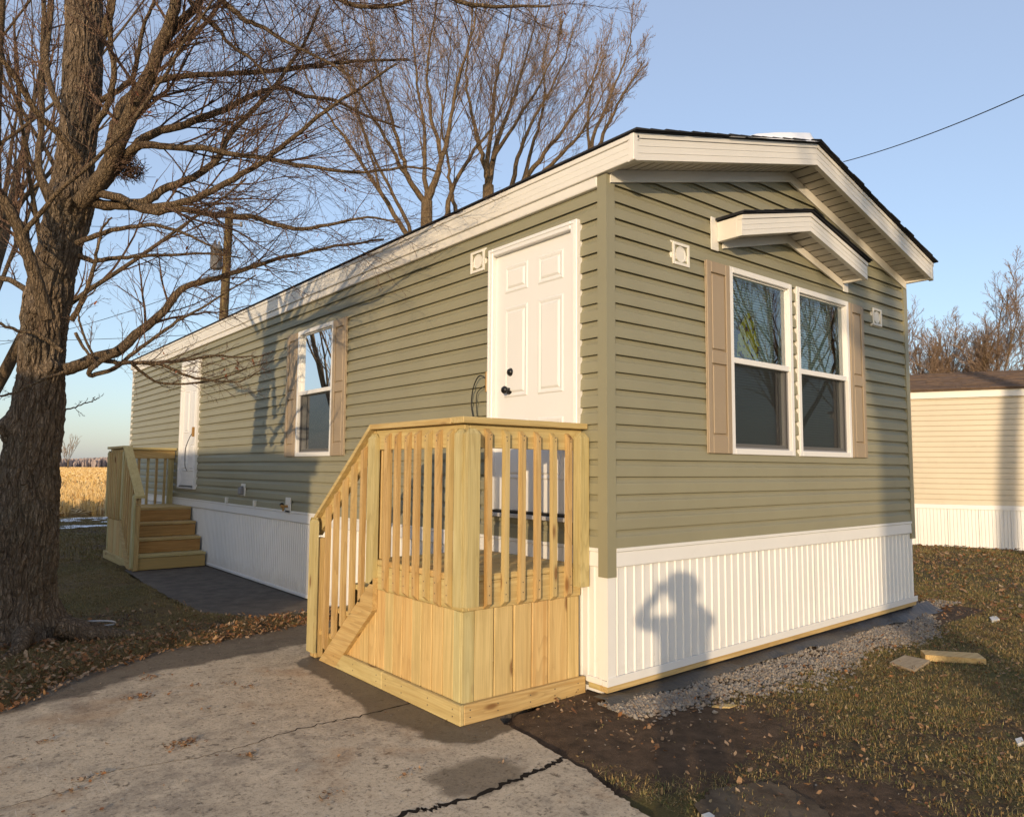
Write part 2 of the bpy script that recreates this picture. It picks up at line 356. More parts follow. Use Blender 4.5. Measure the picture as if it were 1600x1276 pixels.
def tube(name, pts, r, mat, parent=None, sides=8):
    pts = np.array(pts, float); rr = np.full(len(pts), r) if np.isscalar(r) else np.array(r)
    V, Fq = tubes([(pts, rr)], sides); n = len(pts); Fl = Fq.tolist()+[list(range(sides)), list(range((n-1)*sides, n*sides))[::-1]]
    return obj(name, V, Fl, mat, parent, True)
def spline(pts, n):
    """Catmull-Rom resample"""
    P = np.array(pts, float); P = np.vstack([2*P[0]-P[1], P, 2*P[-1]-P[-2]]); m_ = len(P)-3
    t = np.linspace(0, m_-1e-6, n); i = t.astype(int); f = (t-i)[:, None]
    a, b, c, d = P[i], P[i+1], P[i+2], P[i+3]
    return .5*((2*b)+(-a+c)*f+(2*a-5*b+4*c-d)*f**2+(-a+3*b-3*c+d)*f**3)
_lat = rng.random((256, 256))
def vn(x, y):
    x = np.asarray(x, float); y = np.asarray(y, float); xi = np.floor(x).astype(int); yi = np.floor(y).astype(int); fx = x-xi; fy = y-yi
    fx = fx*fx*(3-2*fx); fy = fy*fy*(3-2*fy); g = lambda a, b: _lat[a % 256, b % 256]
    return (g(xi, yi)*(1-fx)+g(xi+1, yi)*fx)*(1-fy)+(g(xi, yi+1)*(1-fx)+g(xi+1, yi+1)*fx)*fy
def fbm(x, y, o=4):
    s_ = 0; a = .5
    for i in range(o): s_ = s_+a*vn(x*2**i+17*i, y*2**i+31*i); a *= .5
    return s_/(1-.5**o)
def at(px, py, depth): return CAM+depth*(CF+CR*(px-800)/FPX-CU*(py-638)/FPX)

# ------------------------------------------------------------------ ground
GZ = -.10
DRIVE = [(-3.6, -9), (-7.6, -9), (-7.4, 1.0), (-4.2, 1.75), (-2.986, 2.06), (-2.585, 2.55), (-1.84, 3.02), (-1.45, 3.06), (-.8, 3.22), (-.12, 3.35), (-.12, .35), (-.777, .118), (-.847, -.49), (-1.02, -1.19), (-1.5, -2.8), (-2.2, -9)]
PAD = [(-1.05, 8.2), (-1.12, 7.2), (-1.16, 5.4), (-1.111, 4.3), (-.823, 3.82), (-.4, 3.78), (-.02, 3.85), (-.02, 8.2)]
def inside(poly, x, y):
    x = np.asarray(x, float); r = np.zeros(x.shape, bool); n = len(poly)
    for i in range(n):
        x1, y1 = poly[i]; x2, y2 = poly[(i+1) % n]
        if y1 == y2: continue
        c = ((y1 > y) != (y2 > y)) & (x < (x2-x1)*(y-y1)/(y2-y1)+x1); r ^= c
    return r
def pdist(poly, x, y):
    x = np.asarray(x, float); d = np.full(x.shape, 1e9); n = len(poly)
    for i in range(n):
        a = np.array(poly[i]); b = np.array(poly[(i+1) % n]); ab = b-a
        t = np.clip(((x-a[0])*ab[0]+(y-a[1])*ab[1])/(ab@ab), 0, 1); d = np.minimum(d, np.hypot(x-a[0]-t*ab[0], y-a[1]-t*ab[1]))
    return d
def drive_sd(x, y): d = pdist(DRIVE, x, y); return np.where(inside(DRIVE, x, y), -d, d)
def pad_sd(x, y): d = pdist(PAD, x, y); return np.where(inside(PAD, x, y), -d, d)
def lawn_mask(x, y):
    """1 where turf grows, 0 where it is bare soil"""
    d = fbm(x*1.1+5, y*1.1+9, 4)
    bare = np.exp(-(((x+.1)/.75)**2+((y+.75)/.62)**2)**1.5)*1.0+np.exp(-(((x+.45)/.6)**2+((y+.15)/.5)**2))*.8
    bare = np.maximum(bare, np.exp(-((x+.25)/.5)**2-((y+1.6)/.7)**2)*.85)
    near = (x > -.15) & (x < 5.3) & (y > -.42) & (y < .3)
    m_ = .68+1.0*(d-.5)-bare
    m_ = np.where(near, -.2, m_); m_ = np.where((x > -.3) & (x < 4.6) & (y > 0) & (y < 13.3), -1, m_)
    return np.clip(m_, 0, 1)
def gz(x, y):
    h = GZ+.035*(fbm(x*.8, y*.8, 3)-.5)+.022*(fbm(x*5, y*5, 3)-.5)
    sd = np.minimum(drive_sd(x, y), pad_sd(x, y))
    h = h+.03*np.exp(-((sd-.22)/.16)**2)*(y > 1.5)
    h = np.where(sd < .04, GZ-.045, h)
    t = np.clip((np.hypot(x, y-4)-14)/10, 0, 1); h = h*(1-t)+(GZ-.02)*t
    return h
xs = np.unique(np.concatenate([-np.geomspace(9, 2500, 22), np.arange(-9, 16, .09), np.geomspace(16, 2500, 22)]))
ys = np.unique(np.concatenate([-np.geomspace(6, 2500, 20), np.arange(-6, 16, .09), np.geomspace(16, 3000, 24)]))
X, Y = np.meshgrid(xs, ys); Z = gz(X.ravel(), Y.ravel()); nx, ny = len(xs), len(ys)
i = (np.arange(ny-1)[:, None]*nx+np.arange(nx-1)[None]).ravel()
gobj = struct(obj('ground', np.stack([X.ravel(), Y.ravel(), Z], 1), np.stack([i, i+1, i+nx+1, i+nx], 1), 'ground', None, True))
at_ = gobj.data.attributes.new('lawn', 'FLOAT', 'POINT'); at_.data.foreach_set('value', lawn_mask(X.ravel(), Y.ravel()).astype(np.float32))

# driveway: three concrete slabs broken along two cracks
def jag(pts, n, amp, seed):
    r = np.random.default_rng(seed); P = spline([(a, b, 0) for a, b in pts], n)[:, :2]; d = np.gradient(P, axis=0); nrm = np.stack([-d[:, 1], d[:, 0]], 1); nrm /= np.linalg.norm(nrm, axis=1, keepdims=True)
    o = np.cumsum(r.normal(0, 1, n)); o -= np.linspace(o[0], o[-1], n); o = o/np.abs(o).max()*amp+r.normal(0, amp*.25, n); o[0] = o[-1] = 0
    return P+nrm*o[:, None]
crackA = jag([(-7.45, 0.35), (-5., .62), (-3.107, .567), (-2.725, .697), (-2.154, .649), (-1.712, .719), (-1.242, .697), (-.6, .75), (-.12, .8)], 150, .035, 3)
crackB = jag([(-7.6, -.75), (-4., -.62), (-2.6, -.56), (-1.828, -.523), (-1.626, -.555), (-1.221, -.54), (-.86, -.52)], 130, .04, 4)
driveway = struct(bpy.data.objects.new('driveway', None)); COL.objects.link(driveway)
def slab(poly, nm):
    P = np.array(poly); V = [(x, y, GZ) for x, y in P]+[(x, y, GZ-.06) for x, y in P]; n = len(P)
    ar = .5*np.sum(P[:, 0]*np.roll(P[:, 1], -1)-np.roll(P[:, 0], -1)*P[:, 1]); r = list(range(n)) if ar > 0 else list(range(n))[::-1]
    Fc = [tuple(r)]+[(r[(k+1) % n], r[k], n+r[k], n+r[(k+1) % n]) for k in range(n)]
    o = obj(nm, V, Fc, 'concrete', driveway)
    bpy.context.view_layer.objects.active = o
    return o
gapA = (.0028+.0045*rng.random(len(crackA)))*np.clip(np.linspace(-.55, 1.45, len(crackA)), .30, 1.); gapB = .006+.014*rng.random(len(crackB))
for cr, gp_ in ((crackA, gapA), (crackB, gapB)):
    n = len(cr); obj('crack_soil', [(x, y-g*1.05, GZ+.0012) for (x, y), g in zip(cr, gp_)]+[(x, y+g*1.05, GZ+.0012) for (x, y), g in zip(cr, gp_)], [(k, k+1, n+k+1, n+k) for k in range(n-1)], 'crack_dirt', driveway)
edge_left = jag([(-4.2, 1.75), (-2.986, 2.06), (-2.585, 2.55), (-1.84, 3.02), (-1.45, 3.06), (-.8, 3.22), (-.12, 3.35)], 80, .03, 8)
edge_r1 = jag([(-.12, .35), (-.6, .19), (-.777, .118), (-.82, -.2), (-.86, -.50)], 40, .012, 9)
edge_r2 = jag([(-.86, -.535), (-.93, -.85), (-1.02, -1.19), (-1.25, -2.), (-1.5, -2.8), (-2.2, -9)], 90, .02, 10)
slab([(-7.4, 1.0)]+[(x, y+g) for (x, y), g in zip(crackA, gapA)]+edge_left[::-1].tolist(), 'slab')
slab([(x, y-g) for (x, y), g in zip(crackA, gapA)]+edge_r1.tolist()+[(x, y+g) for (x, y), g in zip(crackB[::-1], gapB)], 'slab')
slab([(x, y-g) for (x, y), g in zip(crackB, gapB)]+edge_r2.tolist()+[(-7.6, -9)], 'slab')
struct(obj('asphalt_pad', [(x, y, GZ-.006) for x, y in jag(PAD+PAD[:1], 120, .03, 5)[:-1]], [tuple(range(119))[::-1]], 'asphalt'))
bm_ = bpy.data.objects['asphalt_pad']
if bm_.data.polygons[0].normal.z < 0: bm_.data.flip_normals()
# half-buried concrete beyond the driveway
def unp(px, py, z=GZ):
    r = CF+CR*(px-800)/FPX-CU*(py-638)/FPX; return (CAM+(z-CAM[2])/r[2]*r)[:2]
bo = obj('path', [(x, y, GZ+.012) for x, y in jag([tuple(unp(*p)) for p in ((1085, 1262), (1120, 1238), (1190, 1228), (1240, 1240), (1290, 1275), (1330, 1330), (1150, 1340), (1085, 1262))], 60, .03, 6)[:-1]], [tuple(range(59))], 'path_dirt')
struct(bo)
if bo.data.polygons[0].normal.z < 0: bo.data.flip_normals()
# stubble field and woods on the horizon
struct(obj('field', [(-600, 20.3, -.085), (700, 19.5, -.085), (1400, 1800, -.085), (-1000, 1800, -.085)], [(0, 1, 2, 3)], 'field'))

# ------------------------------------------------------------------ the home
W, L = 4.48, 13.16; ZT = .839; C = .1143; EAVE = 3.46; SLOPE = .259; OH = -.29
home = thing('mobile_home', (0, 0, GZ), 'olive green mobile home with white skirting, tan shutters and white doors', 'house')
def rake(x): return EAVE+SLOPE*min(x+.05, W+.05-x)     # roof deck height
# window / door openings
WB, WT = 1.46, 2.91
gw = [(1.332, 2.232), (2.311, 3.221)]; lw = (3.954, 4.883); D1 = (.2176, 1.2093); DZ = (.985, 3.04); D2 = (8.62, 9.53)
prof = [(.002, .016), (.0215, .014), (.0225, -.004), (.0255, -.0045), (.0262, .003), (.0235, .058), (.0222, .066), (.0125, .076), (.006, .092), (.002, C+.018)]   # (outward, height)
def courses(parent, length, openings, mapf, mat, topf=None, zmax=3.30):
    """one object per siding course and gap between openings"""
    z = ZT
    def emit(p, q, z, c0, c1, prd=0.):
        """course segment from p to q, its profile clipped to heights c0..c1"""
        pr = []
        for (o0, h0), (o1, h1) in zip(prof[:-1], prof[1:]):
            if not pr and h0 >= c0-1e-6 and h0 <= c1+1e-6: pr.append((o0, h0))
            for c in sorted((c0, c1), reverse=h1 < h0):
                if min(h0, h1) < c < max(h0, h1): pr.append((o0+(o1-o0)*(c-h0)/(h1-h0), c))
            if c0-1e-6 <= h1 <= c1+1e-6: pr.append((o1, h1))
        if len(pr) < 2: return
        rows = []
        for (o_, h) in pr:
            lo, hi = p, q
            if topf:
                t0, t1 = topf(z+h)
                if t1 <= t0: t0 = t1 = (t0+t1)/2
                lo, hi = min(max(p, t0), t1), max(min(q, t1), t0)
            rows.append((o_, z+h, lo, hi))
        if all(r[3]-r[2] < .02 for r in rows): return
        nseg = max(1, int((q-p)/.8)); V = []; Fc = []
        for (o_, zz, lo, hi) in rows:
            for j in range(nseg+1):
                a = lo+(hi-lo)*j/nseg; wv = .0014*math.sin(a*2.1+z*9)+.0009*math.sin(a*5.3+z*3)
                V.append(mapf(a, o_+wv+prd*(1-j/nseg)**3, zz+.0012*math.sin(a*1.7+z*21)))
        for r in range(len(rows)-1):
            for j in range(nseg):
                b_ = r*(nseg+1)+j; Fc.append((b_, b_+1, b_+nseg+2, b_+nseg+1))
        obj('siding_course', V, Fc, mat, parent)
    while z < zmax:
        ivs = [(0.012, length-.012)]; extra = []
        for (a, b, z0, z1) in openings:
            if z+C > z0 and z < z1:
                if z0 > z+.012: extra.append((a, b, -1., z0-z))
                if z1 < z+C-.006: extra.append((a, b, z1-z, 1.))
                nv = []
                for (p, q) in ivs:
                    if b <= p or a >= q: nv.append((p, q)); continue
                    if a > p: nv.append((p, a))
                    if b < q: nv.append((b, q))
                ivs = nv
        off_ = (round((z-ZT)/C)*1.37) % 3.2
        for (p, q) in ivs:
            cuts = [p]+[c for c in np.arange(off_-3.2, length, 3.2) if p+.35 < c < q-.35]+[q]
            for c0_, c1_ in zip(cuts[:-1], cuts[1:]): emit(c0_-(.012 if c0_ > p else 0), c1_, z, -1., 1., (.0016 if c0_ > p else 0.))
        for (p, q, c0, c1) in extra: emit(p, q, z, c0, c1)
        z += C
def wall(name, poly, th, mapf, holes, mat='interior'):
    """backing wall built of strips round its openings: poly in (a,z) as list of boxes"""
    b = MB()
    for (a0, a1, z0, z1) in poly: b.add(prism([(a0, z0), (a1, z0), (a1, z1), (a0, z1)], 0., -th, lambda u, v, a: mapf(u, a, v)))
    return b.build(name, mat, home)
mapL = lambda a, o, z: (-o, a, z); mapG = lambda a, o, z: (a, -o, z)
# left wall backing with the window hole
wl = wall('wall', [(0, lw[0], GZ+.05, 3.4), (lw[1], L, GZ+.05, 3.4), (lw[0], lw[1], GZ+.05, WB), (lw[0], lw[1], WT, 3.4)], .1, mapL, None)
courses(wl, L, [(lw[0]+.01, lw[1]-.01, WB+.01, WT-.01), (D1[0]+.02, D1[1]-.02, DZ[0]+.02, DZ[1]-.02), (D2[0]+.02, D2[1]-.02, DZ[0]+.02, DZ[1]-.02)], mapL, 'siding_side', None, 3.23)
a, b_ = gw[0][0], gw[1][1]
wg = wall('wall', [(0.1, a, .1, 3.40), (b_, W-.1, .1, 3.40), (a, b_, .1, WB), (a, b_, WT, 3.40), (gw[0][1], gw[1][0], WB, WT)], .1, mapG, None)
tri = prism([(.1, 3.40), (W-.1, 3.40), (W-.1, 3.44), (W/2, 3.98), (.1, 3.44)], 0., -.1, lambda u, v, a: (u, -a, v))
obj('gable_backing', *tri, 'interior', wg)
def gtop(z):
    s_ = (z+.16-EAVE)/SLOPE-.05
    return (max(0., s_), min(W, W-s_))
courses(wg, W, [(gw[0][0]+.01, gw[0][1]-.01, WB+.01, WT-.01), (gw[1][0]+.01, gw[1][1]-.01, WB+.01, WT-.01)], mapG, 'siding_gable', gtop, 3.98)
wr = obj('wall', *boxg(W-.1, W, .1, L-.1, .0, 3.42), 'beige_siding', home)
wb_ = obj('wall', *boxg(0, W, L-.1, L, .0, 3.42), 'siding_gable', home)
box('floor', 'interior', home, .1, W-.1, .1, L-.1, .55, .60); box('partition', 'interior', home, .1, W-.1, 6.2, 6.3, .6, 3.4); box('ceiling', 'interior', home, .1, W-.1, .1, L-.1, 3.2, 3.25)
# corner posts
def cpost(x, y, sx, sy, z0, z1):
    w_ = .052
    P = [(x-sx*.030, y-sy*.030), (x+sx*w_, y-sy*.030), (x+sx*w_, y-sy*.001), (x-sx*.001, y-sy*.001), (x-sx*.001, y+sy*w_), (x-sx*.030, y+sy*w_)]
    return obj('corner_post', *prism(P, z0, z1, lambda u, v, a: (u, v, a)), 'post_green', home)
cpost(0, 0, 1, 1, .655, 3.285); cpost(W, 0, -1, 1, .66, 3.285); 
o = MB().box(-.024, -.001, L-.09, L+.02, .66, 3.24).build('corner_post', 'white_trim', home)
# eave fascia and frieze on the long side
def lstrip(name, z0, z1, th, y0, y1, mat='white_trim', x=0.):
    return box(name, mat, home, x-th, x, y0, y1, z0, z1, b=.004)
fa = lstrip('fascia', 3.292, 3.425, .05, OH, L+.10, x=-.001)
b = MB().box(-.058, -.001, OH-.004, L+.10, 3.427, EAVE, b=.003); b.build('fascia_lip', 'white_trim', fa)
for z in (3.335, 3.378): MB().box(-.0525, -.0505, OH, L+.10, z, z+.0035, b=.0005).build('fascia_rib', 'white_trim', fa)
lstrip('frieze_board', 3.222, 3.290, .036, .054, L)
box('frieze_lip', 'white_trim', home, -.040, -.001, .054, L, 3.215, 3.2205)
box('fascia_corner', 'white_trim', fa, -.0605, -.02, OH-.0065, OH+.03, 3.287, EAVE+.001)
box('fascia', 'white_trim', home, W+.001, W+.05, OH, L+.1, 3.295, EAVE)
# gable rake: fascia, soffit, frieze for each slope
def slope_pt(side, s_, off=0.):
    """point on the roof deck line s_ metres in from the eave edge (horizontal)"""
    x = -.055+s_ if side == 0 else W+.055-s_
    return x, EAVE+SLOPE*s_+off
HALF = W/2+.055
def rake_piece(name, s0, s1, top, bot, y0, y1, side, mat, parent):
    p = [slope_pt(side, s0, bot), slope_pt(side, s1, bot), slope_pt(side, s1, top), slope_pt(side, s0, top)]
    return obj(name, *prism(p, y0, y1, lambda u, v, a: (u, a, v)), mat, parent)
def gable_roof(parent, half, cx, e, slope, oh, depth_, wall_y, fh, course_mat, ridge_len, fr_h, fr_th):
    """rake fascia, soffit panels and frieze of a gable overhang centred on cx"""
    def sp(side, s_, off=0.): return (cx-half+s_ if side == 0 else cx+half-s_), e+slope*s_+off
    for side in (0, 1):
        P = lambda s0, s1, t0, t1: [sp(side, s0, t0), sp(side, s1, t0), sp(side, s1, t1), sp(side, s0, t1)]
        E3 = lambda u, v, a: (u, a, v)
        f_ = obj('rake_fascia', *prism(P(0, half, -fh, -.034), oh+.004, oh+.045, E3), 'white_trim', parent)
        obj('fascia_lip', *prism(P(0, half, -.032, 0), oh-.004, oh+.045, E3), 'white_trim', f_)
        for q in (.33, .66): obj('fascia_rib', *prism(P(.0, half, -fh+q*(fh-.034), -fh+q*(fh-.034)+.0035), oh+.0015, oh+.0035, E3), 'white_trim', f_)
        # soffit of short vented panels
        n = int(half/.102); so_ = None
        pts = np.linspace(.01, half, n+1)
        for k in range(n):
            s0, s1 = pts[k], pts[k+1]; g = min(.022, (s1-s0)*.3)
            b = MB(); b.add(prism(P(s0, s1-g, -fh+.014, -fh+.022), oh+.046, wall_y-.001, E3)); b.add(prism(P(s1-g, s1, -fh+.028, -fh+.034), oh+.046, wall_y-.001, E3))
            b.build('soffit_panel', 'soffit_vinyl', parent)
        obj('frieze_board', *prism(P(.06, half, -fh-fr_h+.014, -fh+.012), wall_y-fr_th, wall_y-.001, E3), 'white_trim', parent)
rf = obj('roof', *prism([(-.06, EAVE+.004), (W/2, EAVE+SLOPE*HALF+.004), (W+.06, EAVE+.004), (W+.06, EAVE+.009), (W/2, EAVE+SLOPE*HALF+.010), (-.06, EAVE+.009)], OH-.02, L+.11, lambda u, v, a: (u, a, v)), 'shingle_black', home)
gable_roof(home, HALF, W/2, EAVE, SLOPE, OH, 0, -.022, .175, 'white_trim', 0, .085, .02)
# shingle courses (stepped, uneven at the rake edge)
for side in (0, 1):
    n = 16
    for k in range(n):
        s0 = -.015+k*HALF/n; s1 = s0+HALF/n+.05
        if k == n-1: s1 = HALF-.002
        lift = .012
        p = [slope_pt(side, s0, .012), slope_pt(side, s1, .0115), slope_pt(side, s1, .0155), slope_pt(side, s0, .012+lift)]
        e0 = OH-.035-random.uniform(0, .014)
        obj('shingle_course', *prism(p, e0, L+.12, lambda u, v, a: (u, a, v)), 'shingle_black', rf)
b = MB()
for side in (0, 1): b.add(prism([slope_pt(side, HALF-.14, .022), slope_pt(side, HALF, .024), slope_pt(side, HALF, .032), slope_pt(side, HALF-.14, .028)], OH-.04, L+.12, lambda u, v, a: (u, a, v)))
b.build('ridge_cap', 'shingle_black', rf)
# thin snow lying on the near slope by the ridge
sx = np.linspace(.95, 2.20, 40); sy = np.linspace(-.33, 4.0, 110); X, Y = np.meshgrid(sx, sy)
ed = np.clip(np.minimum((X-.95-.35*vn(X*0+3, Y*2.2))*5, (2.21-X)*14), 0, 1)*np.clip((Y+.325)*30, 0, 1)
Zs = EAVE+SLOPE*(X+.055)+.018+ed*(.008+.058*np.clip((X-.95)/1.1, 0, 1)+.02*fbm(X*3, Y*3))-.012*(ed <= 0)
i = (np.arange(109)[:, None]*40+np.arange(39)[None]).ravel()
tag(obj('snow_patch', np.stack([X.ravel(), Y.ravel(), Zs.ravel()], 1), np.stack([i, i+1, i+41, i+40], 1), 'snow', None, True), 'thin sheet of snow lying on the dark roof of the green home by its ridge', 'snow')

# accent roof over the paired windows
acc = MB()
ACX, AH, AE, ASL, AOH = 2.18, .99, 3.225, .245, -.25
accent = obj('accent_roof', *prism([(ACX-AH-.02, AE+.004), (ACX, AE+ASL*AH+.004), (ACX+AH+.02, AE+.004), (ACX+AH+.02, AE+.016), (ACX, AE+ASL*AH+.018), (ACX-AH-.02, AE+.016)], AOH-.02, -.022, lambda u, v, a: (u, a, v)), 'shingle_black', home)
gable_roof(accent, AH, ACX, AE, ASL, AOH, 0, -.028, .155, 'white_trim', 0, .07, .016)
for side, sg in ((0, -1), (1, 1)):
    xe = ACX+sg*AH
    box('end_fascia', 'white_trim', accent, xe-.0, xe-sg*.04, AOH+.046, -.03, AE-.155, AE-.002)
    box('wall_flange', 'white_trim', accent, xe+sg*.075, xe-sg*.02, -.030, -.021, AE-.225, AE+.03)
    for k in range(7):
        s0 = -.02+k*AH/7; s1 = s0+AH/7+.03
        q = lambda s_, o_: ((ACX-AH+s_ if side == 0 else ACX+AH-s_), AE+ASL*s_+o_)
        obj('shingle_course', *prism([q(s0, .0195), q(min(s1, AH), .019), q(min(s1, AH), .022), q(s0, .029)], AOH-.03-random.uniform(0, .012), -.023, lambda u, v, a: (u, a, v)), 'shingle_black', accent)

# skirting: ribbed panels, trim and sill
def skirt_panel(a0, a1, z0a, z0b, z1, mapf, parent, pitch=.0508):
    n = max(1, round((a1-a0)/pitch)); P = []
    for k in range(n):
        s_ = a0+(a1-a0)*k/n; p_ = (a1-a0)/n
        P += [(s_, .010), (s_+p_*.60, .010), (s_+p_*.68, .0185), (s_+p_*.78, .0185), (s_+p_*.86, .010)]
    P.append((a1, .010)); V = []
    jo = random.uniform(0, .0035)
    for a, o_ in P:
        o_ += jo; t = (a-a0)/(a1-a0); V += [mapf(a, o_, z0a+(z0b-z0a)*t), mapf(a, o_, z1)]
    return obj('skirting_panel', V, [(2*k, 2*k+2, 2*k+3, 2*k+1) for k in range(len(P)-1)], 'white_skirt', parent)
zb = lambda x: -.016+.05*x/W
sk = box('skirting', 'white_vinyl', home, .012, W-.012, .002, .012, .06, .8)
x = .016
while x < W-.02:
    x1 = min(x+.42, W-.004)
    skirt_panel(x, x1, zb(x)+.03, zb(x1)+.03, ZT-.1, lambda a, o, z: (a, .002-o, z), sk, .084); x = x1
sk2 = box('skirting', 'white_vinyl', home, .002, .012, .03, L, -.08, .8)
y = .004
while y < L-.02:
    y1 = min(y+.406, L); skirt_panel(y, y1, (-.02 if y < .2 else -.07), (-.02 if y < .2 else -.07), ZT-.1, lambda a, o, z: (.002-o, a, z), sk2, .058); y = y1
# top trim
def toptrim(mapf, a0, a1, nm='skirting_trim'):
    p = [(0., ZT-.125), (.026, ZT-.125), (.030, ZT-.118), (.026, ZT-.030), (.034, ZT-.024), (.034, ZT-.004), (0., ZT-.001)]
    n = max(1, int((a1-a0)/2.4)); c = np.linspace(a0, a1, n+1)
    for k in range(n): obj(nm, *prism(p, c[k], c[k+1]-.0015, lambda u, v, a: mapf(a, u, v)), 'white_vinyl', home)
toptrim(lambda a, o, z: (a, -o, z), .054, W-.054); toptrim(lambda a, o, z: (-o, a, z), .054, L)
# bottom rail and treated sill
def tilted(name, mat, x0, x1, o0, o1, h0, h1): 
    V = [(x, -o, zb(x)+h) for x in (x0, x1) for o in (o0, o1) for h in (h0, h1)]
    return obj(name, V, [(0, 1, 3, 2), (4, 6, 7, 5), (0, 4, 5, 1), (2, 3, 7, 6), (1, 5, 7, 3), (0, 2, 6, 4)], mat, home)
tilted('bottom_rail', 'white_vinyl', -.03, W+.03, -.02, .028, .0, .034); tilted('bottom_rail_lip', 'white_vinyl', -.03, W+.03, .022, .030, .034, .052)
tilted('sill_plate', 'wood_x', -.02, W+.02, -.05, .016, -.040, -.001)
box('bottom_rail', 'white_vinyl', home, -.028, .02, .20, L, -.092, -.058); box('sill_plate', 'wood_y', home, -.012, .04, .02, .16, -.058, -.021)
box('bottom_rail', 'white_vinyl', home, -.028, -.006, .031, .165, -.018, .02)
obj('skirting_corner', *prism([(-.024, -.024), (.05, -.024), (.05, -.0215), (-.0215, -.0215), (-.0215, .05), (-.024, .05)], .02, ZT-.126, lambda u, v, a: (u, v, a)), 'white_vinyl', home)

# windows
def window(mapf, a0, a1, flip=False):
    wn = box0 = MB(); d0 = .038; fw = .045
    def bx(b, p0, p1, z0, z1, o0, o1, ch=.003):
        A = mapf(p0, o0, z0); B = mapf(p1, o1, z1); return b.box(A[0], B[0], A[1], B[1], A[2], B[2], b=ch)
    b = MB(); bx(b, a0, a0+fw, WB, WT, -.08, d0); bx(b, a1-fw, a1, WB, WT, -.08, d0)
    bx(b, a0+fw, a1-fw, WB, WB+fw, -.08, d0); bx(b, a0+fw, a1-fw, WT-fw, WT, -.08, d0)
    root = b.build('window', 'white_door', home)
    zm = 2.185
    b = MB(); bx(b, a0+fw, a1-fw, zm-.022, zm+.022, -.03, .026); b.build('meeting_rail', 'white_door', root)
    b = MB()
    for (p, q) in ((a0+fw, a0+fw+.012), (a1-fw-.012, a1-fw)): bx(b, p, q, zm+.022, WT-fw, -.03, .012, .001)
    bx(b, a0+fw+.012, a1-fw-.012, WT-fw-.012, WT-fw, -.03, .012, .001); b.build('sash', 'white_door', root)
    b = MB()
    for (p, q) in ((a0+fw, a0+fw+.035), (a1-fw-.035, a1-fw)): bx(b, p, q, WB+fw, zm-.022, -.06, -.012, .001)
    bx(b, a0+fw+.035, a1-fw-.035, WB+fw, WB+fw+.04, -.06, -.012, .001); b.build('sash', 'white_door', root)
    def pane(nm, p, q, z0, z1, o_, mat):
        return obj(nm, [mapf(p, o_, z0), mapf(q, o_, z0), mapf(q, o_, z1), mapf(p, o_, z1)], [(0, 1, 2, 3)], mat, root)
    pane('pane', a0+fw+.006, a1-fw-.006, zm+.01, WT-fw-.004, -.004, 'glass'); pane('pane', a0+fw+.02, a1-fw-.02, WB+fw+.03, zm-.01, -.036, 'glass')
    b = MB()
    for (p, q) in ((a0+fw+.001, a0+fw+.013), (a1-fw-.013, a1-fw-.001)): bx(b, p, q, WB+fw+.001, zm-.023, -.010, .008, .001)
    bx(b, a0+fw+.013, a1-fw-.013, WB+fw+.001, WB+fw+.013, -.010, .008, .001); b.build('screen_frame', 'grey_plastic', root)
    pane('insect_screen', a0+fw+.012, a1-fw-.012, WB+fw+.012, zm-.023, .0, 'insect_screen')
    return root
def blind(mapf, a0, a1, label):
    t = thing('mini_blind', mapf((a0+a1)/2, -.12, WB), label, 'blind', 'mini blinds')
    b = MB(); z = WT-.08
    while z > WB+.07:
        A = mapf(a0+.06, -.098, z); B = mapf(a1-.06, -.120, z+.010)
        b.add(prism([(-.102, z-.001), (-.113, z+.0195), (-.113, z+.0215), (-.102, z+.001)], a0+.065, a1-.065, lambda u, v, a: mapf(a, u, v))); z -= .0225
    b.build('slats', 'blind_white', t)
    box('head_rail', 'blind_white', t, *[v for p in zip(mapf(a0+.05, -.092, WT-.06), mapf(a1-.05, -.126, WT-.02)) for v in p])
    A, B = mapf(a1-.15, -.090, WT-.10), mapf(a1-.15, -.090, WT-.62)
    tube('wand', [A, B], .004, 'white_plastic', t, 6)
for (p, q), nm in zip(gw, ('left', 'right')): window(mapG, p, q); blind(mapG, p, q, 'white slatted blind behind the %s window of the paired gable windows' % nm)
window(mapL, *lw); blind(mapL, *lw, 'white slatted blind behind the single window of the long wall')
# yellow tag behind the left gable window
pts = [(1.515, 2.235), (1.80, 2.235), (1.83, 2.36), (1.79, 2.40), (1.77, 2.52), (1.70, 2.60), (1.66, 2.60), (1.60, 2.52), (1.545, 2.47), (1.53, 2.36)]
tag(obj('warning_tag', *prism(pts, .030, .034, lambda u, v, a: (u, a, v)), 'warning_paper'), 'yellow crumpled paper tag with dark print inside the left gable window', 'tag')
# shutters
def shutter(mapf, a0, a1):
    z0, z1 = WB+.002, WT-.006; st = .055
    def bx(b, p0, p1, q0, q1, o0, o1, ch=.004):
        A = mapf(p0, o0, q0); B = mapf(p1, o1, q1); return b.box(A[0], B[0], A[1], B[1], A[2], B[2], b=ch)
    root = bx(MB(), a0, a1, z0, z1, .020, .030).build('shutter', 'shutter_tan', home)
    for nm, a_, b__, c_, d_ in (('stile', a0, a0+st, z0, z1), ('stile', a1-st, a1, z0, z1), ('rail', a0+st, a1-st, z0, z0+.13), ('rail', a0+st, a1-st, z1-.085, z1), ('rail', a0+st, a1-st, 2.13, 2.225)):
        bx(MB(), a_, b__, c_, d_, .0305, .046).build(nm, 'shutter_tan', root)
    for (c_, d_) in ((z0+.145, 2.115), (2.24, z1-.10)): bx(MB(), a0+st+.014, a1-st-.014, c_, d_, .0305, .042, .009).build('raised_panel', 'shutter_tan', root)
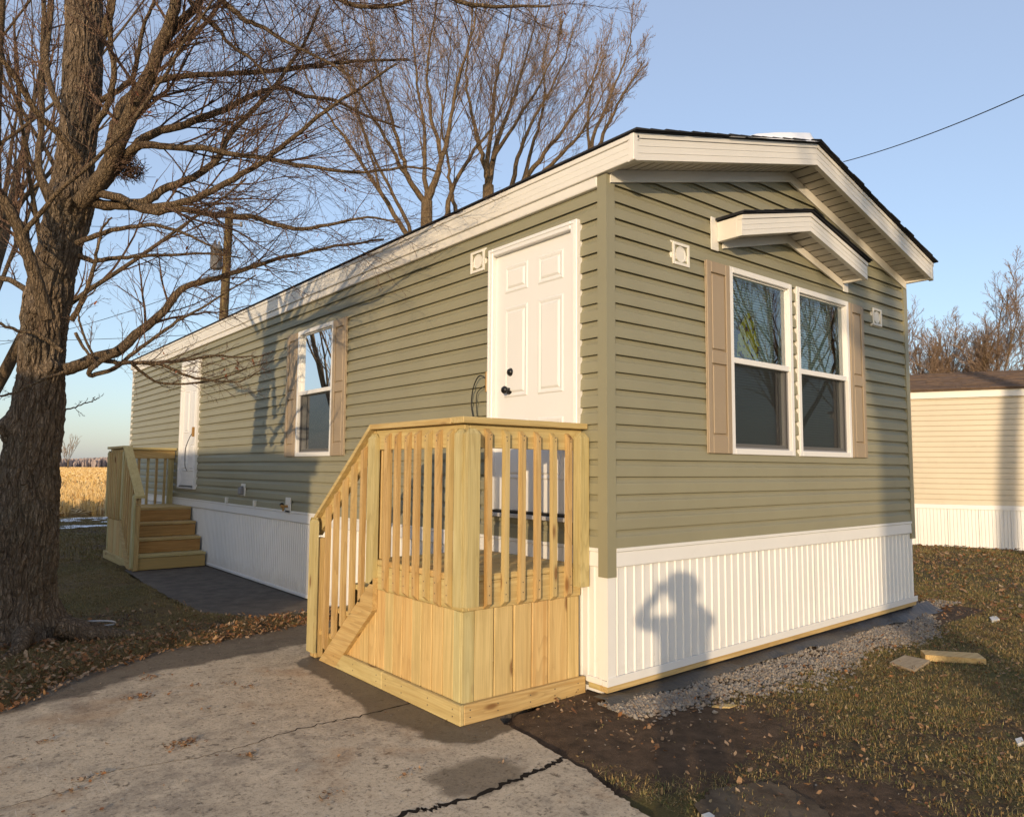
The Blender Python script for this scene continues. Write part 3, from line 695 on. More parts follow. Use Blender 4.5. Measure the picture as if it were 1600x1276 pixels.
shutter(mapG, 1.032, 1.326); shutter(mapG, 3.226, 3.50); shutter(mapL, 3.645, 3.948); shutter(mapL, 4.889, 5.18)

# doors
def door(d, right_hinge, knobs):
    a0, a1 = d; z0, z1 = DZ
    b = MB(); fw = .062
    root = MB().box(-.020, .03, a0+fw-.01, a1-fw+.01, z0+.05, z1-fw+.01).build('door', 'white_door', home)
    for (p, q, zz0, zz1) in ((a0, a0+fw, z0, z1), (a1-fw, a1, z0, z1), (a0+fw, a1-fw, z1-fw, z1)):
        f_ = MB().box(-.062, .0, p, q, zz0, zz1, b=.006).build('door_frame', 'white_door', root)
    for (p, q, zz0, zz1) in ((a0+.018, a0+.030, z0+.0, z1-.018), (a1-.030, a1-.018, z0, z1-.018), (a0+.03, a1-.03, z1-.030, z1-.018)):
        MB().box(-.067, -.0625, p, q, zz0, zz1, b=.002).build('brickmould', 'white_door', root)
    MB().box(-.075, .0, a0+fw, a1-fw, z0, z0+.028).build('threshold', 'aluminium', root); MB().box(-.05, -.021, a0+fw+.001, a1-fw-.001, z0+.03, z0+.048).build('door_sweep', 'black_metal', root)
    y0, y1 = a0+fw, a1-fw; wdt = y1-y0; px = [(y0+wdt*.125, y0+wdt*.435), (y0+wdt*.565, y0+wdt*.875)]; H = z1-fw-z0
    for (p, q) in px:
        for (c_, d_) in ((z0+.14*H, z0+.36*H), (z0+.445*H, z0+.79*H), (z0+.845*H, z0+.95*H)):
            # moulded ring and raised field
            V = []; rings = [(0, -.0205), (.010, -.027), (.022, -.0255), (.034, -.0205), (.050, -.030)]
            for (ins, xx) in rings: V += [(xx, p+ins, c_+ins), (xx, q-ins, c_+ins), (xx, q-ins, d_-ins), (xx, p+ins, d_-ins)]
            Fc = [(4*r+j, 4*(r+1)+j, 4*(r+1)+(j+1) % 4, 4*r+(j+1) % 4) for r in range(4) for j in range(4)]+[(16, 19, 18, 17)]
            obj('door_panel', V, Fc, 'white_door', root)
    if knobs:
        kn = obj('door_knob', *lathe(-.02, .977, 1.925, [(.033, 0), (.033, -.006), (.014, -.012), (.012, -.03), (.026, -.036), (.030, -.052), (.022, -.066), (.0, -.068)], 'x', 18), 'black_metal', root, True)
        obj('deadbolt', *lathe(-.02, .957, 2.06, [(.033, 0), (.031, -.012), (.024, -.02), (.022, -.028), (.0, -.029)], 'x', 18), 'black_metal', root, True)
    else:
        MB().box(-.09, -.021, 8.70, 8.73, 1.80, 1.95).build('door_latch', 'brass', root)
    return root
door(D1, True, True); door(D2, False, False)
# doorbell wiring stub and copper strip beside the front door
box('door_strike', 'brass', home, -.022, -.05, 1.222, 1.245, 1.93, 2.09)
def cable(name, pts, r, label, cat): 
    o = tube(name, spline(pts, 40), r, 'black_cable', None, 6); return tag(o, label, cat)
cable('loose_cable', [(-.03, 1.235, 2.03), (-.07, 1.29, 2.06), (-.06, 1.38, 1.98), (-.05, 1.42, 1.85), (-.05, 1.39, 1.74), (-.045, 1.34, 1.66), (-.05, 1.30, 1.50)], .005, 'black loose cable curling out beside the front door frame', 'cable')
cable('loose_wire', [(-.03, 1.25, 1.99), (-.06, 1.33, 1.93), (-.05, 1.35, 1.80), (-.05, 1.315, 1.62), (-.05, 1.31, 1.40)], .0035, 'thin black wire hanging by the front door above the deck rail', 'cable')
cable('door_cord', [(-.08, 8.72, 1.86), (-.10, 8.80, 1.78), (-.10, 8.98, 1.62), (-.08, 9.06, 1.42), (-.08, 9.03, 1.33), (-.08, 8.93, 1.27)], .006, 'black cord hanging down across the white rear door', 'cord')

# mounting blocks and small fittings
def mount(mapf, a0, a1, z0, z1, vent=True):
    def bx(b, p0, p1, q0, q1, o0, o1, ch=.004):
        A = mapf(p0, o0, q0); B = mapf(p1, o1, q1); return b.box(A[0], B[0], A[1], B[1], A[2], B[2], b=ch)
    root = bx(MB(), a0, a1, z0, z1, .0, .022).build('mounting_block', 'white_plastic', home); fw = .03
    for (p, q, c_, d_) in ((a0+.008, a0+fw, z0+.008, z1-.008), (a1-fw, a1-.008, z0+.008, z1-.008), (a0+fw, a1-fw, z0+.008, z0+fw), (a0+fw, a1-fw, z1-fw, z1-.008)): bx(MB(), p, q, c_, d_, .0225, .036, .002).build('block_rim', 'white_plastic', root)
    am, zm, r = (a0+a1)/2, (z0+z1)/2, .058
    n = 20; V = [mapf(am+r*k*math.cos(2*math.pi*i/n), o_, zm+r*k*math.sin(2*math.pi*i/n)) for k, o_ in ((1, .023), (1, .030), (.86, .030), (.82, .0265), (.3, .0275)) for i in range(n)]
    Fc = [(j*n+i, j*n+(i+1) % n, (j+1)*n+(i+1) % n, (j+1)*n+i) for j in range(4) for i in range(n)]+[tuple(range(4*n, 5*n))]
    obj('cover_plate', V, Fc, 'white_plastic', root)
mount(mapG, .645, .85, 2.797, 2.978); mount(mapG, 3.715, 3.915, 2.752, 2.938); mount(mapL, 1.285, 1.485, 2.902, 3.093)
def fitting(y0, y1, z0, z1, label, parts):
    root = MB().box(-.034, -.018, y0, y1, z0, z1, b=.004).build('utility_block', 'white_plastic', home); root['label'] = label
    for nm, mat, geo in parts: obj(nm, *geo, mat, root)
fitting(6.47, 6.62, .955, 1.115, 'white block with a grey outlet cover', [('outlet_cover', 'grey_plastic', boxg(-.085, -.035, 6.50, 6.60, .975, 1.07, .012)), ('cover_hinge', 'grey_plastic', boxg(-.06, -.035, 6.51, 6.59, 1.072, 1.085))])
fitting(4.97, 5.115, .80, .985, 'white block with a brass hose tap', [('tap_body', 'brass', lathe(-.034, 5.05, .885, [(.016, 0), (.014, -.05), (.018, -.06), (.018, -.08), (.0, -.082)], 'x', 12)), ('tap_spout', 'brass', lathe(-.085, 5.05, .83, [(.012, 0), (.012, .055), (.0, .056)], 'z', 10)), ('tap_handle', 'black_metal', lathe(-.088, 5.085, .90, [(.0, -.005), (.026, -.004), (.026, .004), (.0, .005)], 'y', 12))])
for y in (7.13, 6.06): 
    r_ = MB().box(-.055, -.018, y, y+.05, .84, .915).build('drain_spout', 'white_plastic', home)

# ------------------------------------------------------------------ steps
def deck(s_, off, label):
    T = lambda p: (p[0], s_*p[1]+off, p[2])
    root = thing('entry_steps', T((-.5, 1.1, GZ)), label, 'steps', 'wooden entry steps')
    def put(name, VF, mat, parent=None):
        V, Fc = VF; V = [T(v) for v in V]; Fc = [tuple(f)[::-1] for f in Fc] if s_ < 0 else Fc
        return obj(name, V, Fc, mat, parent or root)
    def bx(name, mat, *a, b=.004, parent=None): return put(name, boxg(*a, b=b), mat, parent)
    jit = lambda a=.003: random.uniform(-a, a)
    FX, FY = -.985, .20     # skirt faces; boards outside them reach -1.02 / .165
    ZD = .72
    # platform
    n = 7; ws = (1.285-FY)/n
    for k in range(n): bx('deck_board', 'wood_x', FX+.0005, -.035, FY+k*ws+(.0005 if k == 0 else 0), FY+(k+1)*ws-.005, ZD-.038, ZD+jit(.0015))
    bx('rim_joist', 'wood_y', FX, FX+.038, FY, 1.285, ZD-.20, ZD-.04); bx('rim_joist', 'wood_x', FX+.0385, -.04, FY, FY+.038, ZD-.20, ZD-.04); bx('rim_joist', 'wood_x', FX+.0385, -.04, 1.247, 1.285, ZD-.20, ZD-.04)
    bx('inner_post', 'wood_z', -.13, -.045, .25, .34, GZ+.002, ZD-.21); bx('inner_post', 'wood_z', -.13, -.045, 1.15, 1.24, GZ+.002, ZD-.21)
    # skirt boards
    bx('corner_board', 'wood_post', FX-.004, FX+.085, FY-.002, FY+.017, GZ+.02, ZD-.2005); bx('corner_board', 'wood_post', FX-.005, FX+.014, FY+.0175, FY+.085, GZ+.02, ZD-.2005)
    e = [-.90, -.753, -.606, -.464, -.326, -.16, -.055]
    for k in range(6): bx('skirt_board', 'wood_skirt', e[k]+.0045, e[k+1]-.0045, FY+jit(.004), FY+.018, GZ+.02, ZD-.2005, b=.003)
    e = [.285, .40, .515, .63, .745, .86, .975, 1.09, 1.205, 1.30]
    for k in range(9): bx('skirt_board', 'wood_skirt', FX+jit(.004), FX+.018, e[k]+.0045, e[k+1]-.0045, GZ+.02, ZD-.2005, b=.003)
    # boards under the stringer, cut on the slope
    zs = lambda y: .58-.765*(y-1.215)-.13      # lower edge of the stringer
    e = [1.302, 1.42, 1.54, 1.66, 1.78]
    for k in range(4):
        a0, a1 = e[k]+.002, e[k+1]-.002
        z0_, z1_ = max(zs(a0)+.03, GZ+.03), max(zs(a1)+.03, GZ+.03)
        put('skirt_board', prism([(a0, GZ+.02), (a1, GZ+.02), (a1, z1_), (a0, z0_)], FX, FX+.018, lambda u, v, a: (a, u, v)), 'wood_skirt')
    # base boards, outside
    bx('base_board', 'wood_y', FX-.035, FX-.006, FY-.035, 1.05, GZ+.001, GZ+.115); bx('base_board', 'wood_y', FX-.035, FX-.006, 1.053, 1.86, GZ+.001, GZ+.115)
    bx('base_board', 'wood_x', FX-.0055, -.03, FY-.035, FY-.004, GZ+.001, GZ+.112)
    # stringers (outer and wall side)
    sp = [(1.215, .58), (1.215, .355), (1.77, GZ+.002), (1.985, GZ+.002)]
    for x0 in (FX-.036, -.085): put('stringer', prism([(1.19, .60), (1.19, .385), (1.73, GZ+.002), (1.99, GZ+.002)], x0, x0+.036, lambda u, v, a: (a, u, v)), 'wood_y')
    rise = (ZD-GZ)/4
    for k in range(4):
        zt = ZD-rise*k; yb = 1.287+.265*k
        bx('riser', 'wood_riser', FX+.004, -.05, yb, yb+.02, zt-rise+.002, zt-.040)
        if k < 3: bx('tread', 'wood_x', FX+.002, -.045, yb+.0205, yb+.295, zt-rise-.036, zt-rise)
    # posts
    def post(x0, x1, y0, y1, z0, z1):
        c = .022; P = MB(); V, Fc = boxg(x0, x1, y0, y1, z0, z1-.035, .004)
        V = [(x0, y0, z0), (x1, y0, z0), (x1, y1, z0), (x0, y1, z0), (x0, y0, z1-.035), (x1, y0, z1-.035), (x1, y1, z1-.035), (x0, y1, z1-.035), (x0+c, y0+c, z1), (x1-c, y0+c, z1), (x1-c, y1-c, z1), (x0+c, y1-c, z1)]
        Fc = [(3, 2, 1, 0), (8, 9, 10, 11)]+[(a+i, a+(i+1) % 4, a+4+(i+1) % 4, a+4+i) for a in (0, 4) for i in range(4)]
        return put('post', (V, Fc), 'wood_post')
    post(FX-.030, FX+.058, FY-.076, FY-.0365, .557, 1.575); post(FX-.0385, FX-.003, FY-.034, FY+.050, .552, 1.573)
    post(-.112, -.034, FY-.072, FY-.001, .585, 1.578); post(FX-.036, FX-.001, 1.195, 1.298, .557, 1.575)
    bx('inner_post', 'wood_z', FX+.02, FX+.105, 1.20, 1.284, ZD+.001, 1.56)
    post(FX-.060, FX-.037, 2.045, 2.165, -.058, .955); bx('newel_block', 'wood_z', FX-.036, FX+.03, 2.06, 2.15, GZ+.003, .80)
    # rails
    bx('rail', 'wood_y', FX+.0, FX+.036, FY, 1.25, 1.462, 1.600); bx('rail', 'wood_x', FX+.0365, -.032, FY, FY+.036, 1.462, 1.600)
    bx('cap_rail', 'wood_y', FX-.045, FX+.085, FY+.083, 1.262, 1.6015, 1.638); bx('cap_rail', 'wood_x', FX-.045, -.02, FY-.047, FY+.082, 1.602, 1.640)
    zr = lambda y: 1.625-.795*(y-1.25)
    put('stair_rail', prism([(1.262, zr(1.262)-.135), (2.14, zr(2.14)-.105), (2.14, zr(2.14)-.002), (1.262, zr(1.262)-.012)], FX+.001, FX+.037, lambda u, v, a: (a, u, v)), 'wood_y')
    put('stair_cap', prism([(1.2625, zr(1.2625)-.010), (2.17, zr(2.17)-.000), (2.17, zr(2.17)+.034), (1.2625, zr(1.2625)+.024)], FX-.044, FX+.075, lambda u, v, a: (a, u, v)), 'wood_y')
    # balusters with mitred ends
    def balu(a, zb_, zt_, face):
        hw = .0175; c = .030
        poly = [(0, zb_+c), (.034, zb_), (.034, zt_-c), (0, zt_)]   # o outwards
        poly = [(.002, zb_+.0), (.036, zb_+c), (.036, zt_-c), (.002, zt_)]
        l = jit(.006)
        if face == 'x': return put('baluster', prism(poly, a-hw, a+hw, lambda o, z, w_: (FX-o, w_+l*(z-1), z)), 'wood_baluster')
        return put('baluster', prism(poly, a-hw, a+hw, lambda o, z, w_: (w_+l*(z-1), FY-o, z)), 'wood_baluster')
    for a in (-.823, -.695, -.562, -.434, -.300, -.167): balu(a+jit(.004), .520+jit(.006), 1.575+jit(.005), 'y')
    for a in (1.055, .925, .80, .685, .565, .44, .318): balu(a+jit(.005), .525+jit(.008), 1.575+jit(.005), 'x')
    for a in (1.925, 1.79, 1.658, 1.524, 1.385): balu(a, .60-.765*(a-1.215)-.085, zr(a)-.03, 'x')
    sc_ = MB()
    for a in (-.823, -.695, -.562, -.434, -.300, -.167):
        for z in (1.51, 1.535, .60, .66): sc_.add(lathe(a+jit(.004), FY-.0355, z+jit(.006), [(.0042, .0), (.0042, -.0016), (.0, -.0012)], 'y', 7))
    for a in (1.055, .925, .80, .685, .565, .44, .318):
        for z in (1.51, 1.535, .60, .66): sc_.add(lathe(FX-.0355, a+jit(.004), z+jit(.006), [(.0042, .0), (.0042, -.0016), (.0, -.0012)], 'x', 7))
    for y in (.24, .5, .80, 1.0, 1.12, 1.45, 1.75):
        for z in (-.06, -.02): sc_.add(lathe(FX-.0347, y, z, [(.0045, .0), (.0045, -.0016), (.0, -.0012)], 'x', 7))
    for x in (-.95, -.75, -.5, -.3, -.1):
        for z in (-.06, -.02): sc_.add(lathe(x, FY-.0347, z, [(.0045, .0), (.0045, -.0016), (.0, -.0012)], 'y', 7))
    put('screw_heads', (sc_.V, sc_.F), 'screw')
    return root
deck(1, 0., 'yellow pine steps with railed landing at the front door, nearest the camera')
deck(-1, 10.05, 'yellow pine steps with railed landing at the far rear door, behind the tree')

# ------------------------------------------------------------------ gravel strip, liner, scraps
n = 80; xs_ = np.linspace(-.12, W+.35, n); V = []
for k, x in enumerate(xs_):
    o0 = .012; o1 = -.085-.07*vn(x*2.3, 1.)-.03*vn(x*9, 4.); m1 = o1*.55
    V += [(x, o0, zb(x)-.045), (x, m1, GZ+.022+.028*vn(x*6, 8.)), (x, o1, GZ+.004+.02*vn(x*8, 2.))]
tag(obj('ground_liner', V, [(3*k, 3*k+1, 3*k+4, 3*k+3) for k in range(n-1)]+[(3*k+1, 3*k+2, 3*k+5, 3*k+4) for k in range(n-1)], 'liner', None, True), 'black plastic ground liner crumpled along the foot of the gable skirting', 'liner')
def scatter_rocks(P, sizes, mat, name, label, cat):
    base = np.array([(1, 0, 0), (-1, 0, 0), (0, 1, 0), (0, -1, 0), (0, 0, 1), (0, 0, -1)], float)
    ft = np.array([(0, 2, 4), (2, 1, 4), (1, 3, 4), (3, 0, 4), (2, 0, 5), (1, 2, 5), (3, 1, 5), (0, 3, 5)]); N = len(P)
    V = base[None]*sizes[:, None, None]*rng.uniform(.55, 1.15, (N, 6, 1)); V = V+rng.normal(0, .12, V.shape)*sizes[:, None, None]
    a = rng.uniform(0, 6.28, N); c, s__ = np.cos(a), np.sin(a); t = rng.uniform(-.6, .6, N)
    x = V[..., 0]*c[:, None]-V[..., 1]*s__[:, None]; y = V[..., 0]*s__[:, None]+V[..., 1]*c[:, None]; V = np.stack([x, y+t[:, None]*V[..., 2], V[..., 2]*.75], -1)+P[:, None]
    o = obj(name, V.reshape(-1, 3), (ft[None]+6*np.arange(N)[:, None, None]).reshape(-1, 3), mat); return tag(o, label, cat, None, 'stuff')
N = 16000; gx = rng.uniform(-.15, 5.5, N); u = rng.random(N)
lim = -.50+.06*np.sin(gx*3)+.14*(fbm(gx*1.5, gx*0, 3)-.5)+np.clip((gx-3.0)*.20, 0, .5); lim = np.where(gx < .5, lim+.28*(.5-gx), lim)
lim = lim*(1+np.minimum(rng.exponential(.10, N), .6)); gy = -.06+(lim+.06)*u**.85; gy = np.where(gx > 4.5, gy+.25*u, gy)
keep = rng.random(N) < np.where(fbm(gx*4, gy*4, 3) > .40, 1., .3); gx, gy = gx[keep], gy[keep]
scatter_rocks(np.stack([gx, gy, gz(gx, gy)+.006], 1), rng.uniform(.008, .020, len(gx))*rng.choice([.7, 1., 1.25], len(gx)), 'gravel', 'gravel', 'grey crushed stone strewn along the foot of the gable skirting', 'gravel')
N = 1500; gx = rng.uniform(-3., 4, N); gy = rng.uniform(-2.6, 3.6, N)
scatter_rocks(np.stack([gx, gy, np.where(drive_sd(gx, gy) < 0, GZ+.002, gz(gx, gy)+.003)], 1), rng.uniform(.002, .007, N), 'gravel', 'grit', 'small stones and crumbs scattered over driveway and bare soil', 'grit')

def rot_box(name, cx, cy, z0, lx, ly, lz, ang, mat, label, cat, tilt=0.):
    V, Fc = boxg(-lx/2, lx/2, -ly/2, ly/2, 0, lz); c, s__ = math.cos(ang), math.sin(ang)
    V = [(cx+v[0]*c-v[1]*s__, cy+v[0]*s__+v[1]*c, z0+v[2]+tilt*v[0]) for v in V]; return tag(obj(name, V, Fc, mat), label, cat)
def offcut(name, pix, lz, mat, label, cat):
    P = []
    for px, py in pix:
        r = CF+CR*(px-800)/FPX-CU*(py-638)/FPX; t = (GZ+.02-CAM[2])/r[2]; P.append((CAM+t*r)[:2])
    P = np.array(P); V, Fc = prism([(x, y) for x, y in P], GZ-.004, GZ+.004+lz, lambda u, v, a: (u, v, a)); return tag(obj(name, V, Fc, mat), label, cat)
offcut('wood_offcut', [(1438, 1019), (1528, 1024), (1541, 1034), (1446, 1027)], .038, 'wood_x', 'pale sawn lumber offcut lying on the lawn', 'offcut')
offcut('plywood_scrap', [(1390, 1033), (1413, 1022), (1453, 1030), (1428, 1046)], .012, 'plywood', 'flat grey plywood scrap lying beside the lumber offcut', 'scrap')
offcut('wood_shim', [(1112, 1101), (1128, 1097), (1152, 1099), (1140, 1103)], .012, 'wood_x', 'small thin wood shim lying at the edge of the gravel', 'shim')
offcut('plastic_scrap', [(1546, 964), (1556, 962), (1562, 967), (1550, 970)], .02, 'white_plastic', 'small pale plastic scrap on the lawn behind the lumber offcut', 'scrap')
offcut('paper_scrap', [(1586, 1153), (1596, 1150), (1600, 1157), (1590, 1161)], .015, 'white_plastic', 'small crumpled white paper scrap on the lawn at the right edge', 'scrap')
offcut('paper_scrap', [(1096, 1270), (1108, 1266), (1117, 1272), (1104, 1278)], .012, 'white_plastic', 'small white paper scrap on the bare soil at the bottom edge', 'scrap')
offcut('paper_scrap', [(1035, 1075), (1043, 1073), (1046, 1077), (1039, 1079)], .010, 'white_plastic', 'tiny white scrap lying on the gravel by the near skirting corner', 'scrap')
# bent metal loop leaning at the tree foot
tag(tube('metal_loop', spline([(-2.33, 4.22, GZ+.05), (-2.2, 4.10, GZ+.09), (-2.03, 3.98, GZ+.09), (-2.01, 4.02, GZ+.055), (-2.14, 4.10, GZ+.04), (-2.32, 4.21, GZ+.035)], 40), .008, 'aluminium', None, 8), 'bent pale metal loop lying at the foot of the big tree', 'metal loop')

# ------------------------------------------------------------------ grass, leaves
def blades(x, y, hgt, wid, mat, name, label, lean=.6):
    N = len(x); z = gz(x, y); a = rng.uniform(0, 6.283, N); d = np.stack([np.cos(a), np.sin(a), 0*a], 1); s__ = np.stack([-d[:, 1], d[:, 0], 0*a], 1)
    b = np.stack([x, y, z-.004], 1); le = rng.uniform(.1, 1, N)*lean
    mid = b+d*(hgt*le*.35)[:, None]+np.array([0, 0, 1.])*(hgt*.6*(1-.45*np.minimum(le, 1.5)))[:, None]; tip = b+d*(hgt*le*1.25)[:, None]+np.array([0, 0, 1.])*(hgt*(1-.62*np.minimum(le, 1.35)))[:, None]
    V = np.stack([b-s__*wid[:, None], b+s__*wid[:, None], mid+s__*wid[:, None]*.7, mid-s__*wid[:, None]*.7, tip], 1).reshape(-1, 3)
    k = 5*np.arange(N)[:, None]; Q = k+np.array([[0, 1, 2, 3]]); Tt = k+np.array([[3, 2, 4]])
    o = obj(name, V, Q.tolist()+Tt.tolist(), mat); return tag(o, label, 'grass', None, 'stuff')
def lawn_pts(N, x0, x1, y0, y1, thr=.12):
    x = rng.uniform(x0, x1, N); y = rng.uniform(y0, y1, N); cl = fbm(x*7, y*7, 3)
    k = (rng.random(N) < np.clip((lawn_mask(x, y)-thr)*1.9, 0, 1)*np.clip((cl-.28)*3.4, .05, 1)) & (drive_sd(x, y) > .02) & (pad_sd(x, y) > .02) & ~((x > -1.05) & (x < 0) & (y > 7.8) & (y < 10.1))
    k &= ~((x > -.05) & (x < W+.05) & (y > -.05) & (y < 13.4)) & (np.hypot(x+2.65, y-4.15) > .33)
    return x[k], y[k]
def fr(x, y, m_=.25):
    P = np.stack([x, y, 0*x], 1)-CAM; w_ = P@CF; return (w_ > .3) & (np.abs(P@CR) < w_*(.70+m_))
xa, ya = lawn_pts(520000, -.9, 6.5, -3.2, 1.2, .05); k = fr(xa, ya); xa, ya = xa[k], ya[k]
blades(xa, ya, rng.uniform(.014, .042, len(xa)), rng.uniform(.0010, .0022, len(xa)), 'grass_blade', 'lawn_grass', 'short patchy brown and green lawn grass in front of the gable', 1.6)
xa, ya = lawn_pts(150000, 4.6, 14.5, -3, 6); k = fr(xa, ya); xa, ya = xa[k], ya[k]
blades(xa, ya, rng.uniform(.02, .05, len(xa)), rng.uniform(.002, .004, len(xa)), 'grass_blade', 'lawn_grass', 'lawn grass strip between the green home and the beige home', .9)
xa, ya = lawn_pts(260000, -4.5, .0, 1.6, 9.5); k = fr(xa, ya); xa, ya = xa[k], ya[k]
blades(xa, ya, rng.uniform(.015, .045, len(xa)), rng.uniform(.0014, .0028, len(xa)), 'grass_shade', 'lawn_grass', 'dull brown lawn grass round the foot of the big tree', 1.6)
xa, ya = lawn_pts(90000, -4, 2.2, 9.5, 20.5); k = fr(xa, ya, .05); xa, ya = xa[k], ya[k]
blades(xa, ya, rng.uniform(.03, .07, len(xa)), rng.uniform(.004, .007, len(xa)), 'grass_shade', 'lawn_grass', 'rough brown grass between the rear steps and the stubble field', .9)

def leaves(x, y, z, size, mat, name, label, flat=.35, cat='leaves'):
    N = len(x); a = rng.uniform(0, 6.283, N); t1 = rng.normal(0, flat, N); t2 = rng.normal(0, flat, N)
    u = np.stack([np.cos(a), np.sin(a), t1], 1); v = np.stack([-np.sin(a), np.cos(a), t2], 1); c = np.stack([x, y, z], 1)
    cur = rng.uniform(.0, .5, N)[:, None]*size[:, None]*np.array([0, 0, 1.])
    sz = size[:, None]; wd = sz*rng.uniform(.3, .75, N)[:, None]
    V = np.stack([c-u*sz+cur, c-u*sz*.2-v*wd+cur*.5, c+u*sz*.35-v*wd*.8+cur*.4, c+u*sz+cur*1.2, c+u*sz*.35+v*wd*.8, c-u*sz*.2+v*wd+cur*.8, c+0*u], 1).reshape(-1, 3)
    f = np.array([(0, 1, 6), (1, 2, 6), (2, 3, 6), (3, 4, 6), (4, 5, 6), (5, 0, 6)])
    o = obj(name, V, (f[None]+7*np.arange(N)[:, None, None]).reshape(-1, 3), mat)
    return tag(o, label, cat, None, 'stuff')
N = 5200; x = rng.uniform(-.6, 6, N); y = rng.uniform(-3, .9, N); k = (drive_sd(x, y) > 0) & ~((x > -.1) & (x < W+.05) & (y > -.25)) & (rng.random(N) < .25+fbm(x*1.3, y*1.3)); x, y = x[k], y[k]
leaves(x, y, gz(x, y)+rng.uniform(.004, .026, len(x)), rng.uniform(.006, .020, len(x)), 'leaf', 'fallen_leaves', 'dry brown leaf scraps strewn over the lawn in front of the gable')
N = 46000; x = rng.uniform(-.9, 6, N); y = rng.uniform(-3, .9, N); k = (drive_sd(x, y) > -.03) & ~((x > -.1) & (x < W+.05) & (y > -.2)) & (rng.random(N) < (fbm(x*2.3+4, y*2.3)*1.3-.15)*np.clip(lawn_mask(x, y)*1.6, .12, 1)); x, y = x[k], y[k]
leaves(x, y, gz(x, y)+rng.uniform(.002, .02, len(x)), rng.uniform(.003, .011, len(x)), 'litter', 'lawn_litter', 'fine straw and crumbled leaf bits lying all over the lawn', .6)
N = 26000; x = rng.uniform(-4.6, -.05, N); y = rng.uniform(1.6, 6.0, N); sd = drive_sd(x, y)
k = (sd > -.10) & (pad_sd(x, y) > .0) & (rng.random(N) < np.exp(-np.maximum(sd-.05, 0)/.30)+.06*(y < 5)+.5*np.exp(-((x+2.6)**2+(y-3.85)**2)/.25)); x, y, sd = x[k], y[k], sd[k]
leaves(x, y, np.where(sd < .03, GZ+.006, gz(x, y)+.012)+rng.uniform(0, .022, len(x)), rng.uniform(.007, .024, len(x)), 'leaf', 'fallen_leaves', 'brown fallen leaves banked along the far edge of the driveway', .5)
N = 2500; x = rng.uniform(4.8, 13, N); y = rng.uniform(-2, 4.5, N)
leaves(x, y, gz(x, y)+.02, rng.uniform(.02, .045, N), 'leaf', 'fallen_leaves', 'reddish leaves scattered on the lawn by the beige home')
# leaf drifts lying on the concrete
x, y = [], []
for px, py, n, sg in ((218, 1089, 60, .035), (286, 1162, 70, .035), (236, 1058, 40, .04), (388, 1180, 26, .02), (357, 1068, 16, .03), (390, 1074, 16, .025), (136, 1216, 22, .025), (70, 1158, 18, .025), (108, 1236, 14, .02), (300, 1071, 9, .02), (510, 1243, 14, .025), (630, 1210, 12, .02), (330, 1110, 6, .03)):
    g = unp(px, py); x += list(rng.normal(g[0], sg*1.4, n)); y += list(rng.normal(g[1], sg, n))
x += list(rng.uniform(-3.2, -1, 70)); y += list(rng.uniform(-.6, 2.3, 70)); x = np.array(x); y = np.array(y); k = drive_sd(x, y) < -.02; x, y = x[k], y[k]
leaves(x, y, np.full(len(x), GZ+.004)+rng.uniform(0, .006, len(x)), rng.uniform(.005, .016, len(x)), 'leaf', 'leaf_drifts', 'small drifts of dry brown leaves lying on the concrete driveway', .25)
# bits of snow by the field edge
V = []; Fc = []
for k in range(34):
    cx, cy = rng.uniform(-.6, 1.8), rng.uniform(16.2, 20.2); r = rng.uniform(.06, .26); b0 = len(V); m_ = 14
    V.append((cx, cy, GZ+.03)); V += [(cx+r*rng.uniform(.5, 1.2)*1.5*math.cos(q*2*math.pi/m_), cy+r*rng.uniform(.5, 1.2)*math.sin(q*2*math.pi/m_), GZ+.01) for q in range(m_)]
    Fc += [(b0, b0+1+q, b0+1+(q+1) % m_) for q in range(m_)]
tag(obj('snow_remnants', V, Fc, 'snow', None, True), 'thin white remnants of snow on the grass beside the stubble field', 'snow', None, 'stuff')
# corn stubble
N = 26000; yy = 20.4+np.abs(rng.exponential(16, N)); yy = np.minimum(yy, 140); xx = CAM[0]+(yy-CAM[1])*rng.uniform(.03, .30, N)
row = np.round(xx/.76)*.76+rng.normal(0, .05, N); up = rng.random(N) < .55; xx = np.where(up, row, xx)
h = np.where(up, rng.uniform(.12, .42, N), .03); le = rng.uniform(.0, .5, N); a = rng.uniform(0, 6.28, N); ln = np.where(up, h*.3, rng.uniform(.15, .45, N)); wd = np.where(up, .013, .03)
b = np.stack([xx, yy, np.full(N, -.085)+np.where(up, 0, rng.uniform(.02, .12, N))], 1); t = b+np.stack([np.cos(a)*ln, np.sin(a)*ln, h], 1); sd_ = np.stack([CR[0]*wd, CR[1]*wd, 0*wd], 1)
V = np.stack([b-sd_, b+sd_, t+sd_*.8, t-sd_*.8], 1).reshape(-1, 3); tag(obj('corn_stubble', V, np.arange(4*N).reshape(-1, 4), 'stubble'), 'golden corn stubble and husks covering the harvested field', 'stubble', None, 'stuff')

N = 24000; yy = 55*(10.**(rng.random(N))); xx = CAM[0]+(yy-CAM[1])*rng.uniform(.02, .30, N); wd = .0009*yy; h = rng.uniform(.15, .45, N)
b = np.stack([xx, yy, np.full(N, -.085)], 1); t = b+np.stack([rng.normal(0, .1, N), rng.normal(0, .1, N), h], 1); sd_ = np.stack([CR[0]*wd, CR[1]*wd, 0*wd], 1)
tag(obj('corn_stubble', np.stack([b-sd_, b+sd_, t+sd_*.8, t-sd_*.8], 1).reshape(-1, 3), np.arange(4*N).reshape(-1, 4), 'stubble'), 'far golden corn stubble running out to the woods', 'stubble', None, 'stuff')
